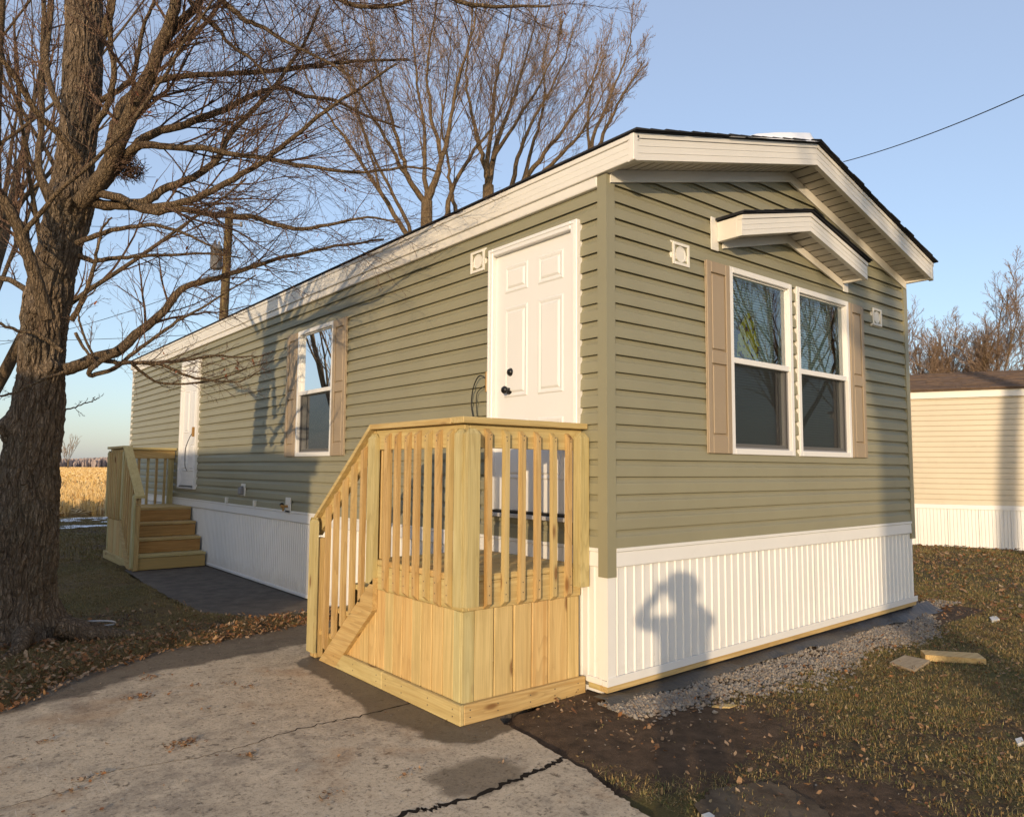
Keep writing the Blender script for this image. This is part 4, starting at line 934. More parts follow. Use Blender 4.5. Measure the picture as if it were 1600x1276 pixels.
# ------------------------------------------------------------------ trees
def branch(p0, d, length, r0, r1, npt, wob, trop, R):
    d = np.array(d)/np.linalg.norm(d); P = [np.array(p0, float)]; st = length/(npt-1)
    for k in range(npt-1):
        d = d+R.normal(0, wob, 3)+np.array([0, 0, trop]); d /= np.linalg.norm(d); P.append(P[-1]+d*st)
    return np.array(P), np.linspace(r0, r1, npt)
def perp(d, R):
    v = R.normal(0, 1, 3); v -= d*(v@d); return v/np.linalg.norm(v)
def spawn(P, rad, n, t0, t1, ang, lf, rf_, npt, wob, trop, R, rmin, flat=1.):
    """children along a parent polyline"""
    out = []; L_ = np.linalg.norm(np.diff(P, axis=0), axis=1); cum = np.concatenate([[0], np.cumsum(L_)]); tot = cum[-1]
    for k in range(n):
        t = t0+(t1-t0)*(k+R.random())/n; s_ = t*tot; i = min(np.searchsorted(cum, s_)-1, len(P)-2); i = max(i, 0); f = (s_-cum[i])/max(L_[i], 1e-6)
        p = P[i]*(1-f)+P[i+1]*f; d = (P[i+1]-P[i])/max(L_[i], 1e-6); r = (rad[i]*(1-f)+rad[i+1]*f)
        v = perp(d, R); v[2] *= flat; a = math.radians(R.uniform(*ang)); dd = d*math.cos(a)+v*math.sin(a)
        ln = tot*R.uniform(*lf)*(1.15-.6*t); r0 = max(min(r*R.uniform(*rf_), r*.8), rmin); out.append(branch(p, dd, ln, r0, max(rmin*.7, r0*.3), npt, wob, trop, R))
    return out
def build_tree(name, label, group, base, trunk, limbs, twigs, mt, ml, mtw, ts=14, ls=7, ws=3, trunk_mesh=None):
    t = thing(name, tuple(base), label, 'tree', group)
    if trunk_mesh: obj('trunk', *trunk_mesh, mt, t, True)
    else: obj('trunk', *tubes(trunk, ts), mt, t, True)
    if limbs: obj('limbs', *tubes(limbs, ls), ml, t, True)
    if twigs: obj('crown', *tubes(twigs, ws), mtw, t, False)
    return t

# --- the big near tree
R = np.random.default_rng(21); TD = 6.172
tp = [(1000, 45, 66), (970, 42, 58), (950, 40, 55), (850, 40, 52), (750, 44, 49), (700, 50, 50), (650, 57.5, 49.5), (550, 66, 42), (480, 74, 44), (400, 90, 41), (320, 109, 42), (250, 118, 34), (150, 130, 35), (60, 134, 33), (0, 133, 32), (-150, 140, 27), (-350, 150, 21), (-560, 165, 14), (-760, 170, 8)]
cen = spline([np.append(at(c, y, TD), r*TD/FPX) for y, c, r in tp], 760)
nth = 260; th = np.linspace(0, 2*math.pi, nth, endpoint=False); Zr = cen[:, 2][:, None]+0*th[None]; TH = th[None]+0*Zr
arc = np.cos(TH)*6.; ar2 = np.sin(TH)*6.
def vnp(x, y, K, o):
    x = np.asarray(x, float); xi = np.floor(x).astype(int); yi = np.floor(y).astype(int); fx = x-xi; fy = y-yi; fx = fx*fx*(3-2*fx); fy = fy*fy*(3-2*fy)
    g = lambda a, b: _lat[(a % K+o) % 256, (b+o*7) % 256]
    return (g(xi, yi)*(1-fx)+g(xi+1, yi)*fx)*(1-fy)+(g(xi, yi+1)*(1-fx)+g(xi+1, yi+1)*fx)*fy
def pn(fz, fa, o):
    K = max(2, int(round(fa*14))); return vnp(TH/(2*math.pi)*K, Zr*fz, K, int(o))
w1 = pn(2.2, .5, 3)-.5; w2 = pn(6., 1., 5)-.5
def rdg(K, fz, o, wa): return 1-np.abs(2*vnp(TH/(2*math.pi)*K+wa, Zr*fz+w2*.8, K, o)-1)
fur = .55*(1-rdg(30, 2.6, 21, w1*2.2+w2*.8)**4)+.45*(1-rdg(46, 5.5, 33, w1*3-w2*1.2)**4)
plates = pn(9, 2.2, 12); fine = .5*pn(26, 4.5, 7)+.5*pn(48, 7., 17)
disp = .034*(fur-.7)+.010*(plates-.5)+.016*(fine-.5)+.05*(pn(1.1, .3, 2)-.5)
flare = np.clip((.35-Zr)/.45, 0, 1)**1.8*(.05+.15*np.abs(np.sin(TH*2.5+.8))**1.5+.04*np.sin(TH*3+1))
kn = 0
rt_ = np.array([CR[0], CR[1], 0.])
def knob(px, py, s_, h):
    p = at(px, py, TD); c0 = spline_at = cen[np.argmin(np.abs(cen[:, 2]-p[2]))]; dx = (p-c0[:3])@CR; a_ = math.asin(max(-.95, min(.95, dx/(c0[3]+.01))))
    # angle in the frame whose first axis is camera right, second away from the camera
    tha = -(math.pi/2-a_)
    da = np.angle(np.exp(1j*(TH-tha))); return h*np.exp(-((da*c0[3]/s_)**2+((Zr-p[2])/(s_*1.1))**2))
disp = disp+knob(24, 668, .085, .075)+knob(68, 548, .075, .05)-knob(70, 552, .028, .045)+knob(102, 575, .07, .07)+knob(78, 490, .06, .05)+knob(120, 318, .09, .06)+knob(150, 300, .08, .07)
rr = cen[:, 3][:, None]*(.74+.07*np.clip((cen[:, 2][:, None]-2.)/2, 0, 1))*(1+.04*np.sin(2*TH+cen[:, 2][:, None]))+disp*np.clip(cen[:, 3][:, None]/.2, .3, 1.2)+flare
fwd = np.array([CF[0], CF[1], 0.])/np.linalg.norm(CF[:2])
rtn = rt_/np.linalg.norm(rt_)
V = cen[:, None, :3]+rr[..., None]*(np.cos(TH)[..., None]*rtn+np.sin(TH)[..., None]*fwd); V[..., 2] = Zr; V[0, :, 2] -= .12
nr = len(cen); b = np.arange(nr-1)[:, None]*nth; j = np.arange(nth)[None]
F4 = np.stack([b+j, b+(j+1) % nth, b+nth+(j+1) % nth, b+nth+j], -1).reshape(-1, 4)
trunk_mesh = (V.reshape(-1, 3), F4)
GL = [  # guide limbs: pixel polyline, depth start, depth end, start radius px, end radius px
 ([(125, 318), (165, 270), (185, 222), (207, 172), (232, 120), (250, 75), (265, 40), (275, 0), (290, -90), (300, -200)], 6.0, 5.5, 15, 8),
 ([(250, 75), (275, 42), (305, 12), (340, -40), (380, -110)], 5.75, 5.9, 9, 4),
 ([(172, 240), (176, 212), (184, 178), (193, 160), (218, 140), (236, 128), (262, 124), (288, 118), (340, 116), (400, 113), (460, 107), (520, 99), (580, 95), (640, 94)], 6.0, 7.2, 9, 2),
 ([(150, 290), (185, 262), (208, 232), (240, 208), (280, 198), (320, 182), (348, 172), (380, 156), (420, 140), (448, 138), (480, 150), (525, 158), (570, 180), (625, 200)], 6.1, 7.0, 9, 1.8),
 ([(160, 292), (200, 240), (228, 226), (256, 230), (312, 232), (360, 240), (420, 248), (480, 260), (560, 270), (640, 262), (690, 268)], 6.0, 5.5, 8, 1.5),
 ([(135, 312), (160, 320), (190, 320), (228, 314), (256, 296), (304, 276), (340, 248), (360, 208), (400, 168), (440, 120), (480, 60), (500, 10)], 6.0, 6.6, 10, 2.),
 ([(135, 316), (190, 322), (240, 324), (300, 312), (345, 290), (400, 260), (450, 222), (500, 180), (560, 140), (620, 100)], 6.1, 5.4, 8, 1.8),
 ([(140, 305), (180, 306), (232, 330), (280, 326), (340, 336), (400, 340), (460, 357), (516, 351), (570, 340), (620, 348)], 6.0, 5.7, 8, 1.5),
 ([(122, 400), (150, 408), (180, 403), (224, 400), (280, 398), (332, 396), (380, 404)], 6.1, 6.6, 5, 1.2),
 ([(100, 578), (125, 570), (150, 559), (186, 548), (212, 523), (237, 503), (263, 478), (288, 450), (340, 434), (385, 420), (440, 402), (520, 386), (600, 374)], 6.0, 6.9, 11, 1.8),
 ([(186, 548), (146, 572), (142, 586), (178, 576), (214, 547), (257, 516), (283, 497), (313, 483), (350, 458), (400, 430)], 5.85, 6.3, 5, 1.2),
 ([(148, 560), (180, 566), (210, 567), (250, 569), (283, 583), (316, 592), (370, 597), (406, 579)], 5.9, 6.2, 4.5, 1.),
 ([(205, 566), (224, 585), (250, 598), (300, 599), (355, 588), (385, 575)], 5.9, 6.5, 3., .9),
 ([(210, 567), (283, 564), (330, 556), (380, 558), (412, 556)], 5.95, 6.6, 3., .9),
 ([(75, 500), (60, 450), (46, 405), (30, 360), (14, 325), (-10, 290), (-50, 240), (-90, 160)], 5.75, 5.4, 12, 7),
 ([(125, 250), (95, 212), (60, 180), (30, 130), (5, 95), (-40, 30), (-90, -60)], 5.9, 5.2, 7, 3),
 ([(40, 362), (70, 325), (100, 292), (160, 240), (216, 176), (256, 120), (292, 60), (330, 5), (350, -40)], 5.6, 5.2, 4.5, 1.5),
 ([(160, 60), (172, 20), (185, -20), (230, -60), (270, -40), (308, 18), (340, 44), (362, 72), (400, 100), (425, 140)], 6.1, 5.6, 7, 1.8),
 ([(165, -20), (250, -50), (320, -20), (360, 12), (384, 32), (412, 44), (460, 72), (520, 102), (560, 130)], 6.1, 5.3, 7, 1.5),
 ([(160, -80), (260, -120), (360, -90), (450, -40), (520, -5), (560, 10), (620, 8), (680, -20)], 6.1, 5.6, 8, 2),
 ([(165, -150), (280, -220), (400, -210), (520, -120), (640, -50), (720, 4), (800, 10), (860, 10)], 6.1, 5.9, 9, 1.6),
 ([(110, 200), (80, 140), (72, 90), (78, 40), (82, -20), (80, -100)], 6.4, 6.8, 6, 3),
 ([(95, 330), (70, 290), (60, 250), (64, 200), (66, 100), (68, 0), (60, -80)], 6.5, 7.0, 7, 3),
 ([(60, 470), (20, 440), (-20, 430), (-70, 400)], 6.2, 6.4, 6, 3),
 ([(98, 550), (60, 522), (30, 517), (0, 505), (-60, 480)], 5.85, 5.6, 4, 2),
 ([(105, 580), (70, 592), (30, 610), (0, 618), (-40, 612)], 5.85, 5.5, 3, 1.2),
 ([(112, 500), (128, 470), (140, 440), (150, 400), (158, 360), (175, 340)], 5.9, 5.7, 5, 1.5),
 ([(118, 520), (132, 545), (145, 558), (128, 515), (122, 490), (132, 470), (150, 450)], 5.85, 5.8, 3, 1.),
 ([(120, 380), (170, 362), (230, 352), (280, 362), (320, 380), (350, 396)], 5.9, 5.4, 5, 1.2),
 ([(100, 640), (118, 636), (140, 628), (155, 622)], 5.9, 5.8, 1.5, .7),
 ([(145, 200), (170, 160), (178, 110), (172, 60), (176, 10), (190, -50)], 5.85, 5.6, 6, 3),
 ([(150, 160), (200, 130), (215, 90), (225, 40), (240, 0), (245, -50)], 5.9, 5.6, 5, 2),
]
limbs, twigs = [], []
for pl, d0, d1, r0, r1 in GL:
    n = max(8, len(pl)*4); dz = np.linspace(d0, d1, len(pl)); P = spline([at(px, py, d) for (px, py), d in zip(pl, dz)], n)
    P[1:-1] += R.normal(0, .0035, (n-2, 3)); rr_ = np.linspace(r0, r1, n)*.9*np.linspace(d0, d1, n)/FPX; limbs.append((P, np.maximum(rr_, .0028)))
    ln = np.linalg.norm(np.diff(P, axis=0), axis=1).sum(); k = 1 if ln > .5 else 0
    c1 = spawn(P, rr_, int(ln*8.5)+3, .22, 1., (20, 55), (.18, .42), (.22, .40), 10, .085, .015, R, .0020, .85)
    twigs += c1
    for (p, r) in c1:
        l1 = np.linalg.norm(p[-1]-p[0]); c2 = spawn(p, r, int(4+l1*10), .15, 1., (22, 58), (.25, .60), (.40, .62), 7, .10, .03, R, .0014, .9); twigs += c2
        for (p2, r2) in c2: twigs += spawn(p2, r2, R.integers(1, 5), .2, 1., (25, 60), (.3, .6), (.5, .8), 5, .12, .04, R, .0011)
near = build_tree('maple_tree', 'large furrowed bare tree in the left foreground with low spreading limbs', 'bare trees', (-2.65, 4.15, GZ), None, limbs, twigs, 'bark_near', 'bark_limb', 'bark_twig', 14, 8, 3, trunk_mesh)
# surface roots
for k, pts in enumerate([[(-2.45, 3.85, .02), (-2.2, 3.72, -.06), (-2.0, 3.70, -.085), (-1.8, 3.72, -.12)], [(-2.7, 3.8, .0), (-2.75, 3.6, -.07), (-2.9, 3.45, -.13)], [(-2.4, 4.0, .0), (-2.12, 3.92, -.07), (-1.9, 3.93, -.12)]]): tube('root', spline(pts, 20), np.linspace(.085, .02, 20), 'bark_near', near, 10)
# a few withered leaves still hanging
sel = R.choice(len(twigs), 130); pp = np.array([twigs[i][0][-1] for i in sel]); rl = leaves(pp[:, 0], pp[:, 1], pp[:, 2], R.uniform(.008, .022, len(pp)), 'red_leaf', 'withered_leaves', 'a', .9)
for kk in ('label', 'category'): del rl[kk]
par(rl, near)
# nest of sticks in the fork
nb = []; c0 = at(196, 262, 6.02)
for k in range(260):
    a = R.normal(0, 1, 3); a /= np.linalg.norm(a); p = c0+a*np.array([.15, .15, .075])*R.random()**.45; d = np.cross(a, R.normal(0, 1, 3)); d /= np.linalg.norm(d)
    nb.append(branch(p-d*.07, d, R.uniform(.10, .22), .003, .0018, 5, .22, -.02, R))
tag(obj('stick_nest', *tubes(nb, 3), 'bark_twig'), 'dark tangled stick nest in the fork of the big tree', 'nest')

# --- procedural vase-shaped trees
def vase_tree(name, label, group, base, H, r0, seed, spread=.55, nl=7, fork=.22, dens=1., tw=.0055, mats=('bark_far', 'bark_far', 'bark_far_twig'), lean=(0, 0), levels=3):
    R = np.random.default_rng(seed); base = np.array(base, float)
    d0 = np.array([lean[0], lean[1], 1.]); tr = branch(base, d0, H*fork, r0*1.1, r0*.85, 8, .02, .01, R)
    tr[1][0] = r0*1.5; limbs, tw_ = [], []; top = tr[0][-1]
    for k in range(nl):
        a = 2*math.pi*(k+R.uniform(-.3, .3))/nl; e = spread*(.35+.75*R.random()) if k else .08
        d = np.array([math.cos(a)*e+lean[0], math.sin(a)*e+lean[1], 1.]); st = tr[0][-1-int(R.integers(0, 3))] if k else top
        ln = H*(1-fork)*R.uniform(.75, 1.05); q = r0*R.uniform(.26, .44); L0 = branch(st-np.array([0, 0, .1]), d, ln, q, tw*1.5, 16, .05, .035, R); limbs.append(L0)
        L1 = spawn(*L0, int(9*dens), .15, .95, (15, 42), (.28, .55), (.4, .65), 11, .06, .05, R, tw*1.2); limbs += L1
        for b1 in L1:
            L2 = spawn(*b1, int(8*dens), .15, 1., (15, 45), (.28, .55), (.45, .7), 7, .08, .05, R, tw); tw_ += L2
            for b2 in L2:
                L3 = spawn(*b2, int(4*dens), .2, 1., (18, 45), (.35, .6), (.5, .8), 5, .08, .05, R, tw*.8); tw_ += L3
                if levels > 3:
                    for b3 in L3: tw_ += spawn(*b3, 2, .3, 1., (18, 45), (.4, .7), (.6, .9), 4, .08, .04, R, tw*.7)
    return build_tree(name, label, group, base, [tr], limbs, tw_, *mats, 12, 6, 3)
def gp(px, depth): p = at(px, 700, depth); return (p[0], p[1], GZ)
def guided_tree(label, depth, rpx, seed, base, stems, tw, dens=1.):
    """tree whose main stems follow polylines seen in the photograph, standing at its own distance"""
    R = np.random.default_rng(seed); k_ = depth/FPX; b0 = at(*base, depth); trunk = [(np.array([(b0[0], b0[1], GZ-.05), (b0[0], b0[1], GZ+.6), (b0[0]*.6+b0[0]*.4, b0[1], (GZ+b0[2])/2), b0]), np.array([1.3, .95, .85, .62])*rpx*k_)]
    limbs, tw_ = [], []
    for pl, r0 in stems:
        d1 = depth+R.uniform(-2.5, 2.5); st_ = depth if abs(pl[0][0]-base[0])+abs(pl[0][1]-base[1]) < 60 else depth+R.uniform(-.6, .6)
        n = len(pl)*4; P = spline([at(px, py, st_+(d1-st_)*i/(len(pl)-1)) for i, (px, py) in enumerate(pl)], n); P[1:-1] += R.normal(0, .022, (n-2, 3))
        r = (1.0+(r0*.70-1.0)*np.linspace(1, 0, n)**1.5)*k_*.82; limbs.append((P, r))
        ln = np.linalg.norm(np.diff(P, axis=0), axis=1).sum()
        c1 = spawn(P, r, int((7+ln*1.9)*dens), .16, 1., (14, 36), (.20, .46), (.16, .32), 11, .05, .045, R, tw*1.25); limbs += c1
        for b1 in c1:
            c2 = spawn(*b1, int(9*dens), .12, 1., (14, 40), (.25, .55), (.4, .6), 7, .07, .05, R, tw*.9); tw_ += c2
            for b2 in c2:
                c3 = spawn(*b2, int(5*dens), .2, 1., (16, 42), (.35, .65), (.5, .8), 5, .07, .05, R, tw*.8); tw_ += c3
                for b3 in c3: tw_ += spawn(*b3, 1, .3, 1., (18, 42), (.4, .7), (.6, .9), 4, .07, .04, R, tw*.65)
    return build_tree('shade_tree', label, 'bare trees', (b0[0], b0[1], GZ), trunk, limbs, tw_, 'bark_far', 'bark_far', 'bark_far_twig', 12, 6, 3)
guided_tree('tall bare spreading tree rising behind the middle of the green roof', 25, 14, 301, (667, 314), [
 ([(667, 318), (680, 280), (692, 245), (702, 195), (715, 130), (735, 60), (748, -20), (755, -120)], 11), ([(666, 316), (643, 288), (627, 242), (611, 182), (592, 120), (575, 60), (560, -10)], 9),
 ([(640, 284), (604, 220), (565, 155), (533, 105), (500, 40)], 6), ([(668, 320), (664, 270), (662, 200), (650, 120), (645, 40), (640, -60)], 8), ([(690, 250), (672, 170), (668, 100), (680, 20), (690, -60)], 6)], 0.0058)
guided_tree('bare tree left of the spreading one, stems leaning left over the green roof', 23.5, 8, 312, (640, 372), [
 ([(640, 372), (603, 314), (562, 250), (527, 200), (492, 150), (468, 80), (455, 10)], 8), ([(645, 372), (625, 322), (592, 262), (567, 202), (545, 122), (535, 40)], 6), ([(600, 310), (575, 230), (560, 160), (570, 80)], 4)], 0.0053, .9)
guided_tree('tall bare tree with pale forked trunk behind the roof, right of the spreading one', 29, 14, 323, (763, 290), [
 ([(763, 296), (758, 262), (748, 222), (736, 170), (728, 115), (735, 50), (742, -30)], 9), ([(763, 292), (776, 226), (796, 170), (816, 110), (832, 50), (848, -15)], 9), ([(760, 262), (768, 190), (776, 120), (790, 60), (802, -10)], 7),
 ([(770, 250), (800, 200), (840, 140), (868, 80), (880, 30)], 6)], 0.0067)
guided_tree('slender bare tree with dark crossing stems between the two pale trunks', 27, 8, 334, (700, 338), [
 ([(698, 340), (706, 300), (735, 242), (765, 205), (790, 150), (800, 90)], 8), ([(712, 330), (704, 290), (699, 245), (690, 195), (700, 120), (705, 50)], 6)], 0.0062, .9)
guided_tree('bare tree fanning out to the right low behind the green roof', 31, 9, 345, (805, 300), [
 ([(798, 300), (812, 240), (832, 190), (860, 140), (882, 95), (896, 45)], 7), ([(805, 300), (850, 242), (890, 190), (925, 130), (948, 85)], 8), ([(820, 298), (868, 252), (905, 212), (932, 168), (955, 125)], 7), ([(815, 290), (835, 220), (850, 160), (850, 90), (865, 30)], 6)], 0.0071)
guided_tree('pale bare tree at the right end of the group, nearest the gable peak', 36, 7, 356, (925, 245), [
 ([(922, 245), (930, 205), (948, 165), (966, 120), (984, 72), (988, 30)], 6), ([(930, 245), (950, 192), (972, 152), (995, 115), (1003, 95)], 6), ([(922, 240), (918, 190), (925, 130), (940, 70)], 5)], 0.0079)
vase_tree('shade_tree', 'small pale bare tree showing only its top above the gable peak', 'bare trees', gp(1045, 52), 17.2, .2, 139, .30, 5, .3, .7, .011)
vase_tree('shade_tree', 'bushy reddish bare tree behind the beige home, next to the green gable', 'bare trees', gp(1448, 46), 11.0, .30, 151, .95, 10, .14, 1.5, .012, levels=4)
vase_tree('shade_tree', 'rounded bare tree behind the beige home at the right edge', 'bare trees', gp(1550, 44), 11.6, .30, 162, 1.0, 10, .14, 1.5, .012, levels=4)
vase_tree('shade_tree', 'dark bare tree at the left edge, standing behind the foreground tree', 'bare trees', gp(-45, 15.5), 15.5, .34, 173, .6, 7, .2, .9, .0055, ('bark_near', 'bark_limb', 'bark_twig'), (.03, 0))
vase_tree('shade_tree', 'bare tree off the left edge, mirrored in the single window', 'bare trees', (-4.9, 13.4, GZ), 10, .2, 179, .7, 7, .18, .8, .008)
vase_tree('shade_tree', 'far bare tree standing at the edge of the stubble field', 'bare trees', gp(108, 330), 15, .3, 184, .8, 6, .2, .6, .05)
# trees and a home behind the photographer (they shade the scene and stand in the window reflections)
vase_tree('street_tree', 'tall bare tree behind the photographer shading the gable corner', 'bare trees', (-8.45, -10.25, GZ), 14, .27, 201, .5, 6, .38, .6, .008)
vase_tree('street_tree', 'bare tree behind the photographer shading the beige home', 'bare trees', (-.5, -8.9, GZ), 15, .17, 212, .4, 6, .55, .6, .007)
vase_tree('street_tree', 'bare tree across the road facing the paired windows', 'bare trees', (24., -12.5, GZ), 14, .26, 223, .7, 8, .2, .8, .012)
vase_tree('street_tree', 'broad bare tree across the road further from the gable', 'bare trees', (33., -14., GZ), 15, .28, 234, .7, 8, .2, .8, .014)

# woods on the horizon: many bare tree clumps, one mass
N = 9000; x = rng.uniform(-60, 330, N); y = rng.uniform(600, 720, N); hh = (5.+6.*fbm(x*.02, x*0, 4))*rng.uniform(.6, 1.05, N); a = rng.uniform(0, 6.28, N); wd = rng.uniform(.5, 1.7, N)
c0 = np.stack([x, y, np.full(N, -.2)], 1); u = np.stack([np.cos(a), np.sin(a), 0*a], 1)*wd[:, None]; up_ = np.array([0, 0, 1.])*hh[:, None]
V = np.stack([c0-u*.5, c0+u*.5, c0+u*1.2+up_*.6, c0+u*.4+up_*.95, c0-u*.3+up_, c0-u*1.1+up_*.65], 1).reshape(-1, 3); Fc = np.arange(6*N).reshape(-1, 6)
tag(obj('distant_woods', V, Fc, 'woods', None, False), 'grey brown line of distant bare woods along the horizon', 'woods', None, 'stuff')

# ------------------------------------------------------------------ neighbouring homes
def simple_home(origin, ang, length, width, label, name='neighbour_home', windows=()):
    ox, oy = origin; c, s__ = math.cos(ang), math.sin(ang)
    T = lambda p: (ox+p[0]*c-p[1]*s__, oy+p[0]*s__+p[1]*c, p[2]); root = thing(name, (ox, oy, GZ), label, 'house', 'neighbouring homes')
    def put(nm, VF, mat, parent=None): return obj(nm, [T(v) for v in VF[0]], VF[1], mat, parent or root)
    zs, ze = .71, 2.76      # u along the wall (x), depth into the home +y
    wl_ = put('wall', boxg(0, length, .0, width, zs, ze+.12), 'beige_siding')
    z = zs
    while z < ze-.01:
        put('siding_course', prism([(0, z-.003), (.018, z-.002), (.016, z+.075), (.003, z+.098), (0, z+.10)], 0.03, length-.03, lambda o, zz, a: (a, -o, zz)), 'beige_siding', wl_); z += .1015
    for a in (0., length): put('corner_post', boxg(a-.03, a+.03, -.026, .04, zs-.02, ze), 'beige_siding')
    put('skirting_trim', boxg(0, length, -.03, -.001, zs-.09, zs-.004), 'white_vinyl'); sk_ = put('skirting', boxg(.02, length-.02, -.004, width, GZ-.02, zs-.08), 'white_vinyl')
    a = .02
    while a < length-.1:
        b = MB()
        for q in range(8): b.box(a+.06*q+.006, a+.06*q+.045, -.016, -.0045, GZ-.01, zs-.09, b=.003)
        b.box(a+.48, a+.505, -.024, -.0045, GZ-.01, zs-.09, b=.003)
        put('skirting_panel', (b.V, b.F), 'white_vinyl', sk_); a += .51
    put('fascia', boxg(-.15, length+.15, -.06, -.001, ze, ze+.16), 'white_trim')
    sl_ = .25; e = ze+.165; r_ = put('roof', prism([(-.1, e), (width/2, e+sl_*(width/2+.1)), (width+.1, e), (width+.1, e-.03), (width/2, e+sl_*(width/2+.1)-.04), (-.1, e-.03)], -.2, length+.2, lambda u, v, a: (a, u, v)), 'shingle_brown')
    n = 18; half = width/2+.1
    for k in range(n):
        s0, s1 = -.02+half*k/n, half*(k+1)/n+.02
        b = MB(); a = -.22-random.random()*.25
        while a < length+.2:
            wdt = random.uniform(.16, .34); lift = random.choice((.010, .013, .018)); a0, a1 = max(a, -.22), min(a+wdt, length+.22)
            if a1-a0 > .02: b.add(prism([(-.1+s0, e+sl_*s0+.002), (-.1+min(s1, half), e+sl_*min(s1, half)+.002), (-.1+min(s1, half), e+sl_*min(s1, half)+.005), (-.1+s0, e+sl_*s0+.003+lift)], a0, a1-.004, lambda u, v, q: (q, u, v)))
            a += wdt
        put('shingle_course', (b.V, b.F), 'shingle_brown', r_)
    put('gable_end', prism([(0.001, ze+.12), (width-.001, ze+.12), (width/2, e+sl_*half-.06)], .0, .04, lambda u, v, a: (a, u, v)), 'beige_siding'); put('gable_end', prism([(0.001, ze+.12), (width-.001, ze+.12), (width/2, e+sl_*half-.06)], length-.04, length, lambda u, v, a: (a, u, v)), 'beige_siding')
    for (a0, a1) in windows:
        wn = put('window', boxg(a0, a1, -.045, -.019, 1.35, 2.45), 'white_door'); put('pane', boxg(a0+.06, a1-.06, -.050, -.0455, 1.41, 2.39), 'insect_screen', wn)
    return root
dirv = np.array([.402, -.916]); st = np.array([11.869, 3.015])-dirv*4.5
# wall runs along dirv, home lies on the far side
simple_home(tuple(st), math.atan2(dirv[1], dirv[0]), 15., 4.4, 'beige mobile home with brown shingles and white skirting beyond the lawn')
# home off the left side of the frame: its shadow lies on the long wall
simple_home((-7.8, -1.8), math.pi/2, 14., 4.4, 'beige mobile home off to the left whose shadow falls on the long wall', windows=((2., 2.9), (6., 6.9)))

# ------------------------------------------------------------------ utility pole and wires
pt, pb = at(359, 325, 22.), at(348, 520, 22.); dv = (pb-pt)/(pt[2]-pb[2]); base = pt+dv*(pt[2]-GZ)
pole = thing('utility_pole', (base[0], base[1], GZ), 'brown wooden utility pole with a grey transformer behind the green home', 'utility pole')
tube('shaft', [base, base+(pt-base)*.5, pt], [.155, .135, .115], 'wood_pole', pole, 14)
tc = at(338, 402, 21.9)
tr_ = obj('transformer', *lathe(tc[0], tc[1], tc[2]-.33, [(.0, -.04), (.14, -.03), (.165, .0), (.165, .56), (.185, .565), (.185, .60), (.165, .61), (.15, .68), (.0, .70)], 'z', 20), 'grey_plastic', pole, True)
for dx in (-.05, .07): obj('bushing', *lathe(tc[0]+dx, tc[1], tc[2]+.36, [(.03, 0), (.045, .03), (.03, .06), (.045, .09), (.03, .12), (.01, .16), (.0, .161)], 'z', 10), 'grey_plastic', tr_, True)
tube('bracket', [tc+np.array([0, 0, .05]), tc+(at(352, 400, 22)-at(338, 402, 22))+np.array([0, 0, .05])], .025, 'grey_plastic', pole)
tube('insulator_arm', [at(358, 350, 22), at(376, 352, 21.8)], .03, 'grey_plastic', pole); obj('insulator', *lathe(*at(377, 352, 21.8), [(.03, -.05), (.05, 0), (.03, .05), (.05, .09), (.0, .1)], 'z', 10), 'grey_plastic', pole, True)
def wire(name, a, b, sag, r, label):
    t = np.linspace(0, 1, 24)[:, None]; P = a*(1-t)+b*t; P[:, 2] -= sag*4*(t*(1-t))[:, 0]; return tag(tube(name, P, r, 'black_cable', None, 5), label, 'wire')
wire('power_line', at(1318, 253, 20.), at(1720, 92, 13.), .16, .012, 'black overhead service wire crossing the sky at the upper right')
wire('power_line', at(353, 430, 22.), at(-220, 560, 24.), .6, .009, 'thin overhead wire running left from below the transformer')
wire('power_line', at(351, 520, 22.), at(-220, 522, 40.), .3, .010, 'lowest thin overhead wire left of the utility pole')
wire('power_line', at(358, 345, 22.), at(-220, 300, 20.), .5, .008, 'topmost thin overhead wire left of the utility pole')

# ------------------------------------------------------------------ the photographer (stands behind the lens; only the shadow shows)
hx = np.array([CF[0], CF[1], 0.]); hx /= np.linalg.norm(hx); rx = np.array([hx[1], -hx[0], 0.]); zz = np.array([0, 0, 1.])
B0 = np.array([CAM[0], CAM[1], GZ])-hx*.50+rx*.02
def q(f, r, z): return tuple(B0+hx*f+rx*r+zz*z)
verts = [('pelvis', 0, 0, .86, .15), ('waist', 0, 0, 1.0, .135), ('chest', .0, 0, 1.17, .15), ('neck0', .01, 0, 1.31, .075), ('neck', .02, 0, 1.38, .055), ('head', .035, 0, 1.475, .088), ('crown', .03, 0, 1.555, .062),
 ('shR', .0, .155, 1.27, .065), ('elR', .17, .235, 1.25, .050), ('wrR', .36, .13, 1.35, .034), ('haR', .41, .095, 1.38, .033), ('shL', .0, -.155, 1.27, .065), ('elL', .17, -.265, 1.25, .050), ('wrL', .36, -.16, 1.35, .034), ('haL', .41, -.115, 1.38, .033),
 ('hiR', 0, .10, .80, .095), ('knR', .03, .11, .46, .062), ('anR', 0, .12, .085, .045), ('toR', .16, .14, .035, .038), ('hiL', 0, -.10, .80, .095), ('knL', .03, -.11, .46, .062), ('anL', 0, -.12, .085, .045), ('toL', .16, -.14, .035, .038)]
ix = {v[0]: i for i, v in enumerate(verts)}
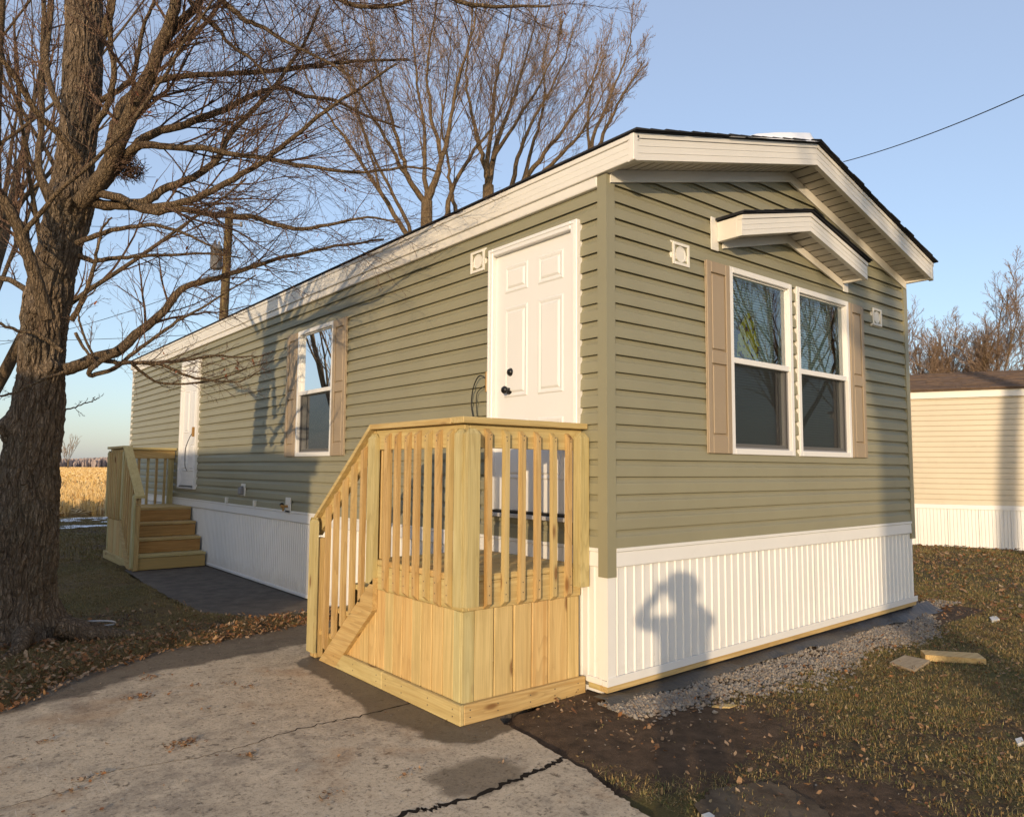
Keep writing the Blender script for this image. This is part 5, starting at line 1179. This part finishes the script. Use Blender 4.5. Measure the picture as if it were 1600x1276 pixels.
ed = [('pelvis', 'waist'), ('waist', 'chest'), ('chest', 'neck0'), ('neck0', 'neck'), ('neck', 'head'), ('head', 'crown'), ('chest', 'shR'), ('shR', 'elR'), ('elR', 'wrR'), ('wrR', 'haR'), ('chest', 'shL'), ('shL', 'elL'), ('elL', 'wrL'), ('wrL', 'haL'), ('pelvis', 'hiR'), ('hiR', 'knR'), ('knR', 'anR'), ('anR', 'toR'), ('pelvis', 'hiL'), ('hiL', 'knL'), ('knL', 'anL'), ('anL', 'toL')]
vv = [q(*v[1:4]) for v in verts]; rad_ = [v[4] for v in verts]; ee = [(ix[a], ix[b]) for a, b in ed]
for sgn, hn in ((1, 'haR'), (-1, 'haL')):        # fingers closing on the phone
    for k, (dz_, ln) in enumerate(((.030, .05), (.010, .056), (-.010, .052), (-.028, .042))):
        i0 = len(vv); vv.append(q(.435, sgn*.082-.01, 1.40+dz_)); vv.append(q(.452, sgn*(.082-ln*.6)-.01, 1.405+dz_)); rad_ += [.010, .008]; ee += [(ix[hn], i0), (i0, i0+1)]
    i0 = len(vv); vv.append(q(.40, sgn*.07-.01, 1.365)); rad_.append(.011); ee.append((ix[hn], i0))
person = thing('person', tuple(B0), 'person in a dark jacket holding up a phone, casting the shadow on the skirting', 'person')
me = bpy.data.meshes.new('body'); me.from_pydata(vv, ee, []); me.update(); bo = bpy.data.objects.new('body', me); COL.objects.link(bo); par(bo, person); me.materials.append(MATS['jacket'])
sm = bo.modifiers.new('skin', 'SKIN')
if not me.skin_vertices: 
    bpy.context.view_layer.objects.active = bo; bpy.ops.mesh.customdata_skin_add()
for i, r in enumerate(rad_): me.skin_vertices[0].data[i].radius = (r, r)
me.skin_vertices[0].data[0].use_root = True; ss = bo.modifiers.new('sub', 'SUBSURF'); ss.levels = ss.render_levels = 2; sm.use_smooth_shade = True
V, Fc = lathe(0, 0, 0, [(.0, -.12), (.09, -.09), (.125, -.02), (.12, .05), (.075, .105), (.0, .122)], 'z', 18); obj('hair', [tuple(np.array(q(.015, 0, 1.50))+np.array(v)) for v in V], Fc, 'hair', person, True)
ph = thing('phone', tuple(CAM-hx*.03), 'dark slab phone held up in both hands by the photographer', 'phone')
cc = CAM-CF*.012; P8 = [cc+CR*a+CU*b_-CF*d_ for d_ in (.0, .009) for a, b_ in ((-.078, -.012), (.078, -.012), (.078, .065), (-.078, .065))]
P8 = [p-CU*.028 for p in P8]
P8 = [p-CF*.03 for p in P8]; obj('case', P8, [(0, 1, 2, 3), (7, 6, 5, 4), (0, 4, 5, 1), (1, 5, 6, 2), (2, 6, 7, 3), (3, 7, 4, 0)], 'phone_body', ph)
